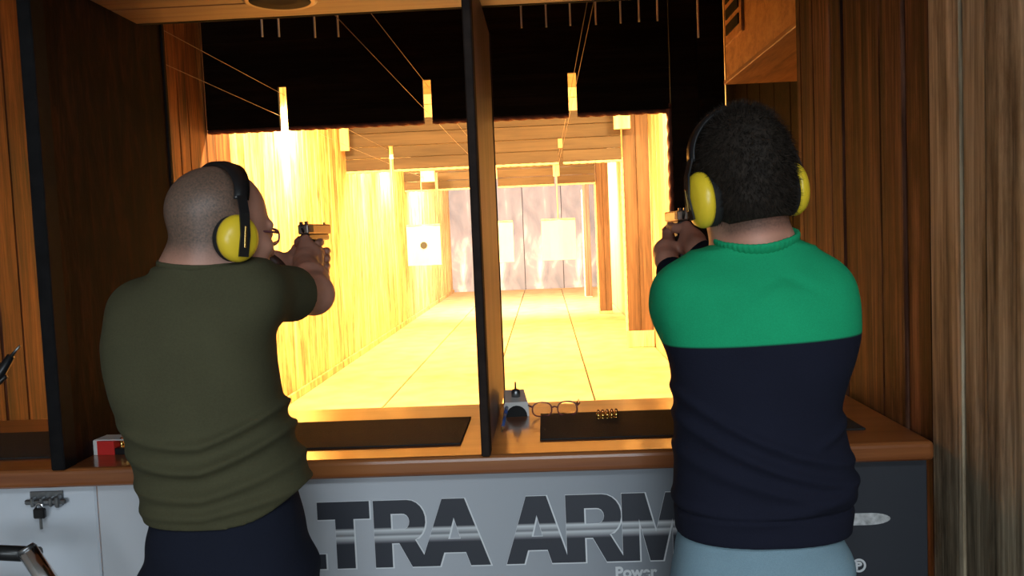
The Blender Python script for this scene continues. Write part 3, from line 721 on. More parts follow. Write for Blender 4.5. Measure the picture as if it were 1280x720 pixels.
        for a, b in ((0, 1), (1, 2), (2, 3), (3, 0)):
            np.add.at(nb, Q[:, a], V[Q[:, b]]); np.add.at(deg, Q[:, a], 1)
        V = V*0.5 + 0.5*nb/np.maximum(deg, 1)[:, None]
        return V, Q

def rot(yaw, pitch=0.0, roll=0.0):
    M = Matrix.Rotation(yaw, 3, 'Z') @ Matrix.Rotation(pitch, 3, 'X') @ Matrix.Rotation(roll, 3, 'Y')
    return np.array(M)
def ik(s, w, l1, l2, pole):
    s, w, pole = [np.asarray(v, float) for v in (s, w, pole)]
    d = w-s; L = np.linalg.norm(d); d = d/L
    if L > (l1+l2)*0.995:
        k = L/((l1+l2)*0.995); l1 *= k; l2 *= k
    x = (l1*l1-l2*l2+L*L)/(2*L); hh = math.sqrt(max(l1*l1-x*x, 0))
    pp = pole-d*(pole@d); pp /= np.linalg.norm(pp)
    return s+d*x+pp*hh

def head_field(Fd, c, R, k=0.012):
    T = lambda x, y, z: c + R @ np.array([x, y, z])
    Fd.ell(T(0, -0.012, 0.036), (0.076, 0.098, 0.088), R, 0.02)                # skull
    Fd.ell(T(0, 0.03, -0.03), (0.066, 0.064, 0.082), R, 0.03)                  # face
    Fd.ell(T(0, 0.052, -0.088), (0.036, 0.032, 0.030), R, 0.03)                # chin
    for s in (-1, 1):
        Fd.cone(T(s*0.058, -0.002, -0.055), T(s*0.022, 0.06, -0.098), 0.018, 0.018, 0.025)   # jaw
        Fd.ell(T(s*0.046, 0.062, -0.024), (0.020, 0.020, 0.016), R, 0.02)      # cheek
        Fd.cone(T(s*0.012, 0.090, 0.020), T(s*0.046, 0.076, 0.018), 0.009, 0.008, 0.012)     # brow
        Fd.ell(T(s*0.032, 0.092, 0.001), (0.016, 0.012, 0.011), R, 0.008, True)              # eye socket
        Fd.ell(T(s*0.032, 0.078, 0.001), (0.0125, 0.0125, 0.0125), R, 0.004)   # eyeball
        Fd.ell(T(s*0.079, -0.006, -0.008), (0.009, 0.019, 0.032), R, 0.006)    # ear
        Fd.ell(T(s*0.012, 0.098, -0.034), (0.009, 0.010, 0.007), R, 0.006)     # nostril
    Fd.cone(T(0, 0.090, 0.008), T(0, 0.102, -0.030), 0.009, 0.011, 0.012)      # nose
    Fd.ell(T(0, 0.089, -0.058), (0.024, 0.010, 0.005), R, 0.004)               # lips
    Fd.ell(T(0, 0.087, -0.068), (0.021, 0.010, 0.006), R, 0.004)
    return T

# the pistol, and a two-handed hold around it, in the frame of the pistol (y forward, z up, origin at top of the grip)
def pistol(loc, R, label, hand_scale=1.0):
    e = empty('pistol', loc, label, 'pistol'); e.rotation_euler = Matrix(R.tolist()).to_euler()
    bm = bmesh.new(); add_box(bm, (0, 0.070, 0.0265), (0.027, 0.190, 0.025), bev=0.004, seg=2)
    sl = obj('slide', bm_mesh('slide', bm, M_gun), e)
    for i in range(6): box('serration', (-0.0142, -0.018+i*0.006, 0.018), (0.0142, -0.0155+i*0.006, 0.037), M_steel, sl, 0.0004)
    box('rear_sight', (-0.010, -0.020, 0.039), (-0.003, -0.010, 0.0455), M_steel, sl, 0.0006); box('rear_sight', (0.003, -0.020, 0.039), (0.010, -0.010, 0.0455), M_steel, sl, 0.0006)
    box('front_sight', (-0.0015, 0.148, 0.039), (0.0015, 0.158, 0.045), M_steel, sl, 0.0005)
    tube('muzzle', [(0, 0.15, 0.027), (0, 0.170, 0.027)], 0.0075, M_steel, sl, 14)
    bm = bmesh.new(); add_box(bm, (0, 0.066, 0.006), (0.024, 0.165, 0.017), bev=0.003); obj('frame', bm_mesh('frame', bm, M_steel), e)
    bm = bmesh.new(); add_box(bm, (0, 0, -0.052), (0.030, 0.048, 0.108), Matrix.Shear('XZ', 4, (0, 0.0)) @ Matrix.Rotation(-0.22, 4, 'X'), bev=0.008, seg=3); obj('grip', bm_mesh('grip', bm, M_black), e)
    bm = bmesh.new(); add_tube(bm, [Vector((0, 0.034, 0.0)), Vector((0, 0.036, -0.022)), Vector((0, 0.050, -0.031)), Vector((0, 0.075, -0.029)), Vector((0, 0.084, -0.012)), Vector((0, 0.086, 0.002))], 0.0036, 8); obj('trigger_guard', bm_mesh('guard', bm, M_steel, True), e)
    tube('trigger', [(0, 0.058, 0.0), (0, 0.053, -0.012), (0, 0.056, -0.022)], [0.003, 0.0025, 0.002], M_steel, e, 6)
    tube('hammer', [(0, -0.020, 0.018), (0, -0.032, 0.028), (0, -0.034, 0.036)], [0.004, 0.0035, 0.003], M_steel, e, 8)
    return e
RH_WRIST = (0.018, -0.085, -0.052); LH_WRIST = (-0.066, -0.060, -0.048)
def hands_field(Fd, o, R, lw=LH_WRIST):
    T = lambda p: o + R @ np.array(p, float)
    ch = lambda pts, rs, k=0.004: Fd.chain([T(p) for p in pts], rs, k)
    # right hand: palm behind and right of the grip, web high on the back strap
    ch([RH_WRIST, (0.016, -0.045, -0.040), (0.024, -0.008, -0.034)], [0.026, 0.029, 0.020], 0.02)
    ch([(0.010, -0.040, -0.018), (0.006, -0.030, 0.000)], [0.018, 0.014], 0.015)
    ch([(0.020, -0.040, -0.058), (0.026, -0.005, -0.066)], [0.022, 0.016], 0.015)
    for i, z in enumerate((-0.034, -0.054, -0.073)):
        r = (0.0098, 0.0094, 0.0084)[i]; dy = -0.008*i
        ch([(0.026, -0.004+dy, z), (0.026, 0.030+dy, z), (0.012, 0.043+dy, z-0.001), (-0.012, 0.040+dy, z-0.002), (-0.024, 0.020+dy, z-0.002)], [r*1.12, r, r, r*0.95, r*0.8])
    ch([(0.024, 0.0, -0.014), (0.022, 0.034, -0.008), (0.014, 0.056, -0.009), (0.004, 0.064, -0.012)], [0.0108, 0.0098, 0.009, 0.0078])
    ch([(0.004, -0.034, -0.006), (-0.018, -0.012, -0.004), (-0.023, 0.018, 0.002), (-0.022, 0.044, 0.004)], [0.014, 0.0115, 0.010, 0.0085])
    # left hand: wraps over the right hand's fingers
    ch([lw, (-0.046, -0.026, -0.060), (-0.036, 0.010, -0.052)], [0.025, 0.026, 0.017], 0.02)
    ch([(-0.042, -0.022, -0.048), (-0.034, 0.006, -0.030)], [0.018, 0.013], 0.015)
    for i, z in enumerate((-0.036, -0.055, -0.074, -0.090)):
        r = (0.0100, 0.0102, 0.0096, 0.0086)[i]; dy = -0.007*i
        ch([(-0.034, 0.022+dy, z), (-0.022, 0.054+dy, z+0.002), (0.008, 0.063+dy, z+0.004), (0.034, 0.044+dy, z+0.005), (0.041, 0.016+dy, z+0.004)], [r*1.1, r, r, r*0.95, r*0.78])
    ch([(-0.036, -0.014, -0.036), (-0.034, 0.016, -0.018), (-0.030, 0.050, -0.008), (-0.027, 0.070, -0.006)], [0.0140, 0.0118, 0.0098, 0.0082])
    return T(RH_WRIST), T(lw)

def ear_muffs(c, R, label, top, tall=0.050, wide=0.040, tilt=0.0):
    e = empty('ear_defenders', c, label, 'ear defenders'); e.rotation_euler = Matrix(R.tolist()).to_euler()
    Rt = Matrix.Rotation(tilt, 4, 'X')
    for s in (-1, 1):
        Mx = Rt @ Matrix.Translation((s*0.074, -0.016, -0.016)) @ Matrix.Rotation(s*math.pi/2, 4, 'Y')
        bm = bmesh.new(); pr = [(0.98, 0.012), (1.0, 0.018), (0.98, 0.024), (0.88, 0.032), (0.64, 0.038), (0.30, 0.041), (0.02, 0.042)]
        add_lathe(bm, [(r, z) for r, z in pr], 32)
        for v in bm.verts: v.co.x *= tall; v.co.y *= wide
        bmesh.ops.transform(bm, matrix=Mx, verts=bm.verts); bmesh.ops.recalc_face_normals(bm, faces=bm.faces)
        cup = obj('ear_cup', bm_mesh('cup', bm, M_yellow, True), e)
        bm = bmesh.new(); add_lathe(bm, [(0.75, -0.008), (0.96, -0.008), (1.02, -0.002), (1.02, 0.008), (0.95, 0.014), (0.5, 0.013)], 28)
        for v in bm.verts: v.co.x *= tall-0.002; v.co.y *= wide-0.002
        bmesh.ops.transform(bm, matrix=Mx, verts=bm.verts); bmesh.ops.recalc_face_normals(bm, faces=bm.faces)
        obj('cushion', bm_mesh('cushion', bm, M_blackmat, True), cup)
        # slotted arm that runs down over the cup
        bm = bmesh.new()
        V = [(s*0.099, 0.062), (s*0.112, 0.030), (s*0.118, -0.010), (s*0.114, -0.050)]
        rows = []
        for x, z in V:
            rows.append([bm.verts.new(Rt @ Vector((x + s*dx, y-0.016, z))) for dx, y in ((0, -0.0095), (0.0035, -0.0095), (0.0035, 0.0095), (0, 0.0095))])
        for a, b in zip(rows, rows[1:]):
            for k in range(4): bm.faces.new((a[k], a[(k+1) % 4], b[(k+1) % 4], b[k]))
        bm.faces.new(rows[0][::-1]); bm.faces.new(rows[-1]); bmesh.ops.recalc_face_normals(bm, faces=bm.faces)
        arm = obj('slider_arm', bm_mesh('arm', bm, M_black), e)
        bm = bmesh.new(); add_box(bm, (s*0.1215, -0.016, -0.014), (0.002, 0.0045, 0.040), bev=0.0008); bmesh.ops.transform(bm, matrix=Rt, verts=bm.verts)
        obj('slot', bm_mesh('slot', bm, M_brass), arm)
    # head band: flat sprung strip with a padded top
    n = 40; rows = []; bm = bmesh.new()
    for i in range(n+1):
        a = math.pi*i/n; x = 0.099*math.cos(a); z = 0.055 + top*math.sin(a); yb = -0.016 + 0.012*math.sin(a)
        x *= 1.0 - 0.02*math.sin(a)
        hw = 0.0145 + 0.007*math.sin(a)**2
        ox, oz = math.cos(a), math.sin(a); th = 0.004 + 0.008*math.sin(a)**4
        rows.append([bm.verts.new(Rt @ Vector((x+ox*dz, y+yb, z+oz*dz))) for dz, y in ((-0.001, -hw), (th*0.7, -hw), (th, 0), (th*0.7, hw), (-0.001, hw))])
    for a, b in zip(rows, rows[1:]):
        for k in range(5): bm.faces.new((a[k], a[(k+1) % 5], b[(k+1) % 5], b[k]))
    bm.faces.new(rows[0][::-1]); bm.faces.new(rows[-1]); bmesh.ops.recalc_face_normals(bm, faces=bm.faces)
    obj('headband', bm_mesh('band', bm, M_black, True), e)
    return e

def skin_mat(name, skin, stub):
    m, nt, b = new_mat(name); N = nt.nodes; L = nt.links
    at = N.new('ShaderNodeAttribute'); at.attribute_name = 'stubble'
    tc = N.new('ShaderNodeTexCoord'); nz = N.new('ShaderNodeTexNoise'); nz.inputs['Scale'].default_value = 260; nz.inputs['Detail'].default_value = 3; L.new(tc.outputs['Object'], nz.inputs['Vector'])
    n2 = N.new('ShaderNodeTexNoise'); n2.inputs['Scale'].default_value = 16; n2.inputs['Detail'].default_value = 4; L.new(tc.outputs['Object'], n2.inputs['Vector'])
    r = ramp(nt, [(0.3, [v*0.82 for v in skin]), (0.7, [v*1.12 for v in skin])]); L.new(n2.outputs['Fac'], r.inputs['Fac'])
    f = N.new('ShaderNodeMath'); f.operation = 'MULTIPLY_ADD'; L.new(nz.outputs['Fac'], f.inputs[0]); f.inputs[1].default_value = 0.7; f.inputs[2].default_value = 0.5
    g = N.new('ShaderNodeMath'); g.operation = 'MULTIPLY'; g.use_clamp = True; L.new(f.outputs[0], g.inputs[0]); L.new(at.outputs['Fac'], g.inputs[1])
    mx = N.new('ShaderNodeMix'); mx.data_type = 'RGBA'; L.new(g.outputs[0], mx.inputs[0]); L.new(r.outputs['Color'], mx.inputs[6]); mx.inputs[7].default_value = c4(stub)
    L.new(mx.outputs[2], b.inputs['Base Color']); b.inputs['Roughness'].default_value = 0.48
    b.inputs['Subsurface Weight'].default_value = 0.0
    bp = N.new('ShaderNodeBump'); bp.inputs['Strength'].default_value = 0.12; bp.inputs['Distance'].default_value = 0.002; L.new(nz.outputs['Fac'], bp.inputs['Height']); L.new(bp.outputs['Normal'], b.inputs['Normal'])
    return m
def cloth_mat(name, stops=None, col=None, zedge=None, nscale=350, bump=0.25, wave=None):
    """plain cloth, or two colours split at a height given in the garment's own space"""
    m, nt, b = new_mat(name); N = nt.nodes; L = nt.links
    tc = N.new('ShaderNodeTexCoord'); nz = N.new('ShaderNodeTexNoise'); nz.inputs['Scale'].default_value = nscale; nz.inputs['Detail'].default_value = 3; L.new(tc.outputs['Object'], nz.inputs['Vector'])
    n2 = N.new('ShaderNodeTexNoise'); n2.inputs['Scale'].default_value = 9; n2.inputs['Detail'].default_value = 5; L.new(tc.outputs['Object'], n2.inputs['Vector'])
    hs = N.new('ShaderNodeHueSaturation')
    f = N.new('ShaderNodeMath'); f.operation = 'MULTIPLY_ADD'; L.new(nz.outputs['Fac'], f.inputs[0]); f.inputs[1].default_value = 0.35; f.inputs[2].default_value = 0.66
    f2 = N.new('ShaderNodeMath'); f2.operation = 'MULTIPLY_ADD'; L.new(n2.outputs['Fac'], f2.inputs[0]); f2.inputs[1].default_value = 0.35; L.new(f.outputs[0], f2.inputs[2])
    L.new(f2.outputs[0], hs.inputs['Value'])
    if zedge is None: hs.inputs['Color'].default_value = c4(col)
    else:
        sx = N.new('ShaderNodeSeparateXYZ'); L.new(tc.outputs['Object'], sx.inputs[0])
        gt = N.new('ShaderNodeMath'); gt.operation = 'MULTIPLY_ADD'; L.new(sx.outputs['X'], gt.inputs[0]); gt.inputs[1].default_value = zedge[1]; L.new(sx.outputs['Z'], gt.inputs[2])
        mr = N.new('ShaderNodeMapRange'); mr.inputs['From Min'].default_value = zedge[0]-0.002; mr.inputs['From Max'].default_value = zedge[0]+0.002; L.new(gt.outputs[0], mr.inputs['Value'])
        yl = N.new('ShaderNodeMath'); yl.operation = 'LESS_THAN'; L.new(sx.outputs['Y'], yl.inputs[0]); yl.inputs[1].default_value = zedge[2]
        ml = N.new('ShaderNodeMath'); ml.operation = 'MULTIPLY'; L.new(mr.outputs[0], ml.inputs[0]); L.new(yl.outputs[0], ml.inputs[1])
        mx = N.new('ShaderNodeMix'); mx.data_type = 'RGBA'; L.new(ml.outputs[0], mx.inputs[0]); mx.inputs[6].default_value = c4(stops[0]); mx.inputs[7].default_value = c4(stops[1]); L.new(mx.outputs[2], hs.inputs['Color'])
    L.new(hs.outputs['Color'], b.inputs['Base Color']); b.inputs['Roughness'].default_value = 0.92; b.inputs['Specular IOR Level'].default_value = 0.15
    bp = N.new('ShaderNodeBump'); bp.inputs['Strength'].default_value = bump; bp.inputs['Distance'].default_value = 0.002; L.new(nz.outputs['Fac'], bp.inputs['Height']); L.new(bp.outputs['Normal'], b.inputs['Normal'])
    return m
M_gun = plain('pistol_slide_steel', (0.30, 0.24, 0.20), 0.34, 0.9)

def field_obj(Fd, name, mat, root, rl):
    V, Q = Fd.mesh(); me = mesh_np(name, V-rl, Q, mat); return obj(name, me, root), V
def rows_to_loft(rows, Y):
    zs, cx, a = [], [], []
    for py, l, r in rows:
        p = atY(l, py, Y); q = atY(r, py, Y); Yz = Y-0.11*min(max((py-400)/200.0, 0), 1)
        zs.append((atY(l, py, Yz)[2]+atY(r, py, Yz)[2])/2); cx.append((p[0]+q[0])/2); a.append((q[0]-p[0])/2)
    return np.array(zs), np.array(cx), np.array(a)
def shoe(root, rl, x, y, mat):
    Fd = Field((x-0.08, y-0.14, -0.01), (x+0.08, y+0.24, 0.16), 0.006)
    Fd.cone((x, y-0.04, 0.05), (x, y+0.13, 0.032), 0.046, 0.040, 0.02); Fd.cone((x, y-0.03, 0.06), (x, y-0.03, 0.11), 0.045, 0.048, 0.03)
    Fd.put(lambda X, Y, Z: np.broadcast_to(Z-0.004+0*X+0*Y, np.broadcast_shapes(X.shape, Y.shape, Z.shape)), (x-0.1, y-0.2, -0.02), (x+0.1, y+0.3, 0.0), 0, True)
    s, _ = field_obj(Fd, 'shoe', mat, root, rl)
    box('sole', (x-0.044-rl[0], y-0.085-rl[1], 0.0), (x+0.044-rl[0], y+0.165-rl[1], 0.022), M_black, s, 0.012, 2)

def gauss(t, w): return np.exp(-(t/w)**2)

def collar(root, rl, Fd, p, q, r1, r2, hh, th, mat, ribs, drop=0.0, out=0.0):
    """band that follows the line where the garment (field Fd) meets the neck cone p-q"""
    ax = (q-p)/np.linalg.norm(q-p); L = np.linalg.norm(q-p)+0.05; n = 160
    e1 = np.cross(ax, (0, 1, 0)); e1 /= np.linalg.norm(e1); e2 = np.cross(ax, e1)
    hs = np.arange(0, L, 0.001); H_ = []
    for i in range(n):
        t = 2*math.pi*i/n; rad = e1*math.cos(t)+e2*math.sin(t)
        rr = r1+(r2-r1)*np.clip(hs/np.linalg.norm(q-p), 0, 1)+0.004
        P_ = p + ax*hs[:, None] + rad*rr[:, None]
        I = np.clip(np.round((P_-Fd.lo)/Fd.h).astype(int), 0, Fd.n-1)
        ok = np.nonzero(Fd.D[I[:, 0], I[:, 1], I[:, 2]] < 0)[0]
        H_.append(hs[ok[0]] if len(ok) else hs[-1])
    H_ = np.array(H_); k = 21; H_ = np.convolve(np.concatenate([H_[-(k//2):], H_, H_[:k//2]]), np.ones(k)/k, 'valid')
    bm = bmesh.new(); rings = []
    for i in range(n):
        t = 2*math.pi*i/n; rad = e1*math.cos(t)+e2*math.sin(t); h = H_[i]-hh*0.25+drop
        rr = r1+(r2-r1)*min(h/np.linalg.norm(q-p), 1)+th*0.8+out+(0.0011*math.cos(ribs*t) if ribs else 0)
        ctr = p + ax*h + rad*rr - rl
        rings.append([bm.verts.new((ctr + rad*th*math.cos(g) - (ax*0.93-rad*0.35)*hh*math.sin(g)).tolist()) for g in np.linspace(0, 2*math.pi, 10, endpoint=False)])
    for i in range(n):
        A, Bq = rings[i], rings[(i+1) % n]
        for k in range(10): bm.faces.new((A[k], A[(k+1) % 10], Bq[(k+1) % 10], Bq[k]))
    bmesh.ops.recalc_face_normals(bm, faces=bm.faces); obj('collar', bm_mesh('collar', bm, mat, True), root)

# ---- the man on the left: grey-green T-shirt, shaved head
def man_left():
    Y0 = 1.65
    rows = [(330, 228, 296), (338, 205, 314), (350, 172, 328), (368, 152, 336), (392, 138, 340), (425, 133, 340), (460, 136, 342), (500, 145, 348), (540, 160, 357), (575, 170, 368), (605, 177, 382), (635, 184, 386), (662, 190, 382)]
    zs, cx, a = rows_to_loft(rows, Y0)
    b = np.interp(zs, [1.0, 1.1, 1.25, 1.38, 1.46, 1.53], [0.125, 0.115, 0.12, 0.125, 0.09, 0.05])
    cy = np.interp(zs, [1.0, 1.2, 1.45, 1.53], [Y0, Y0+0.005, Y0+0.005, Y0+0.01])
    rl = np.array([cx[-1], Y0, 0.0])
    root = empty('person', rl, 'man with shaved head in a grey-green T-shirt, aiming a pistol with both hands', 'person')
    hc = atY(277, 290, 1.675); HR = rot(math.radians(-42), math.radians(-6), 0.0)
    gp = atY(384, 300, 2.17); GR = rot(math.radians(-3), 0.0, math.radians(-2))
    shR = atY(312, 366, 1.66); shL = atY(178, 388, 1.68)
    B = Field((rl[0]-0.36, 1.40, -0.01), (rl[0]+0.42, 2.34, 1.76), 0.004)
    T = head_field(B, hc, HR)
    B.cone(T(0, -0.028, -0.03), atY(252, 338, 1.66), 0.060, 0.066, 0.03)                         # neck
    nb = atY(250, 345, 1.66)
    B.cone(nb, shL+np.array((0.03, 0, -0.02)), 0.055, 0.045, 0.05); B.cone(nb, shR+np.array((-0.03, 0, -0.02)), 0.055, 0.045, 0.05)
    sh = np.where(zs[2:] < 1.16, 0.045, 0.018); B.loft(zs[2:], cx[2:], cy[2:], a[2:]-sh, b[2:]-sh, 2.3, 0.03)
    wR, wL = hands_field(B, gp, GR)
    elR = atY(392, 368, 1.90); elL = ik(shL, wL, 0.30, 0.27, (-0.5, 0.0, -1.0))
    B.chain([shR, elR], [0.050, 0.043], 0.03); B.chain([elR, elR*0.62+wR*0.38, wR], [0.043, 0.041, 0.026], 0.015)
    B.chain([shL, elL], [0.050, 0.041], 0.03); B.chain([elL, elL*0.65+wL*0.35, wL], [0.041, 0.039, 0.026], 0.015)
    hips = np.array([cx[-1], Y0, 0.98])
    for s in (-1, 1):
        f = np.array([cx[-1]+s*0.13, Y0+(0.10 if s < 0 else -0.08), 0.08]); kn = np.array([cx[-1]+s*0.115, Y0+0.03, 0.50])
        B.chain([hips+np.array((s*0.085, 0, -0.04)), kn, f], [0.060, 0.050, 0.036], 0.03)
        shoe(root, rl, f[0], f[1], M_black)
    body, V = field_obj(B, 'body', M_skinL, root, rl)
    # stubble: back and sides of the skull, fading towards the nape and the bare crown
    q = (V-hc) @ HR
    st = np.clip((q[:, 2]+0.075)/0.05, 0, 1)*np.clip((0.035-q[:, 1])/0.05, 0, 1)*np.clip((0.16-q[:, 2])/0.05, 0, 1)*(np.abs(q[:, 0]) < 0.12)
    at = body.data.attributes.new('stubble', 'FLOAT', 'POINT'); at.data.foreach_set('value', st.astype(np.float32))
    # T-shirt
    zh = zs.min()
    def fold(X, Y, Z):
        t = (X-rl[0])
        f = 0.0
        for z0, sag, amp, w in ((1.19, 1.2, 0.014, 0.010), (1.145, 1.0, 0.018, 0.011), (1.095, 0.5, 0.014, 0.012), (1.062, -0.2, 0.012, 0.010)):
            zc = z0 + sag*(t+0.02)**2 + 0.22*np.maximum(t-0.0, 0)
            f = f + amp*gauss(Z-zc, w)*gauss(t-0.02, 0.16)
        f = f + 0.004*np.sin(38*(t+0.5*(Z-1.3)))*gauss(Z-1.46, 0.06)
        f = f - 0.010*gauss(t+0.01, 0.03)*gauss(Z-1.33, 0.10)
        return f
    C = Field((rl[0]-0.36, 1.42, zh-0.02), (rl[0]+0.36, 1.98, 1.60), 0.0045)
    C.loft(zs[1:], cx[1:], cy[1:], a[1:], b[1:], 2.35, 0.02, fold, lambda X: 0.02*np.logaddexp(0, (X-rl[0]-0.095)/0.025))
    nbk = atY(252, 343, 1.66)
    C.cone(nbk+np.array((0, 0, -0.03)), shL+np.array((0.02, 0, 0.0)), 0.066, 0.054, 0.05); C.cone(nbk+np.array((0, 0, -0.03)), shR+np.array((-0.01, 0, 0.0)), 0.066, 0.060, 0.05)
    dR = elR-shR; dL = elL-shL
    C.cone(shR, shR+dR*0.66, 0.060, 0.058, 0.03); C.cone(shL, shL+dL*0.66, 0.056, 0.058, 0.03)
    for sh, d in ((shR, dR), (shL, dL)):
        u = d/np.linalg.norm(d); e = sh+d*0.66
        def cut(X, Y, Z, e=e, u=u): return -((X-e[0])*u[0]+(Y-e[1])*u[1]+(Z-e[2])*u[2])
        C.put(cut, e-0.07, e+0.12, 0.004, True)
    shirt, _ = field_obj(C, 't_shirt', M_tee, root, rl)
    collar(root, rl, C, T(0, -0.028, -0.03), atY(252, 338, 1.66), 0.060, 0.066, 0.012, 0.0050, M_tee, 0, 0.013, 0.006)
    # trousers
    z2 = np.array([zh+0.13, zh-0.02, 0.92, 0.84]); 
    p = atY(180, 700, Y0); q_ = atY(394, 700, Y0); c2 = (p[0]+q_[0])/2; a2 = (q_[0]-p[0])/2
    def tf(X, Y, Z): return 0.004*np.sin(60*(Z+0.3*(X-rl[0])))*gauss(Z-0.93, 0.08)
    G = Field((rl[0]-0.30, 1.42, 0.03), (rl[0]+0.30, 1.92, zh+0.15), 0.007)
    G.loft(z2, [cx[-1], cx[-1], c2, c2], [Y0]*4, [a[-1]-0.035, a[-1]-0.008, a2, a2*0.98], [0.085, 0.116, 0.128, 0.128], 2.4, 0.02, tf)
    for s in (-1, 1):
        f = np.array([c2+s*0.13, Y0+(0.10 if s < 0 else -0.08), 0.07]); kn = np.array([c2+s*0.115, Y0+0.03, 0.50])
        G.chain([(c2+s*0.080, Y0, 0.84), kn, f], [0.088, 0.075, 0.062], 0.03)
    field_obj(G, 'trousers', M_navy, root, rl)
    # ear defenders, glasses, watch, pistol
    ear_muffs(hc, HR, 'yellow ear defenders with a black headband on the shaved man', 0.069, 0.044)
    ge = empty('spectacles', hc, 'thin-framed glasses worn by the shaved man', 'glasses'); ge.rotation_euler = Matrix(HR.tolist()).to_euler()
    glasses(ge, Matrix.Translation((0, 0.090, -0.004)), M_plum, 0.86)
    u = (elL-wL)/np.linalg.norm(elL-wL); wc = wL+u*0.010
    wt = empty('wristwatch', wc, 'dark wristwatch on the left wrist of the shaved man', 'watch')
    wt.rotation_euler = Vector(u.tolist()).to_track_quat('Z', 'X').to_euler()
    bm = bmesh.new(); rr = 0.0325; prof = [(rr, -0.011), (rr+0.004, -0.010), (rr+0.004, 0.010), (rr, 0.011)]
    rings = [[bm.verts.new((r*math.cos(t), r*math.sin(t), z)) for r, z in prof] for t in np.linspace(0, 2*math.pi, 28, endpoint=False)]
    for i in range(28):
        A, Bq = rings[i], rings[(i+1) % 28]
        for k in range(4): bm.faces.new((A[k], A[(k+1) % 4], Bq[(k+1) % 4], Bq[k]))
    bmesh.ops.recalc_face_normals(bm, faces=bm.faces); obj('strap', bm_mesh('strap', bm, M_watch, True), wt)
    for ang in (2.2,):
        bm = bmesh.new(); add_lathe(bm, [(0.016, 0), (0.018, 0.002), (0.018, 0.007), (0.015, 0.009)], 20, Matrix.Rotation(ang, 4, 'Z') @ Matrix.Translation((rr+0.003, 0, 0)) @ Matrix.Rotation(math.pi/2, 4, 'Y')); obj('case', bm_mesh('case', bm, M_grey, True), wt)
    pistol(gp, GR, 'dark steel pistol held in both hands by the shaved man')

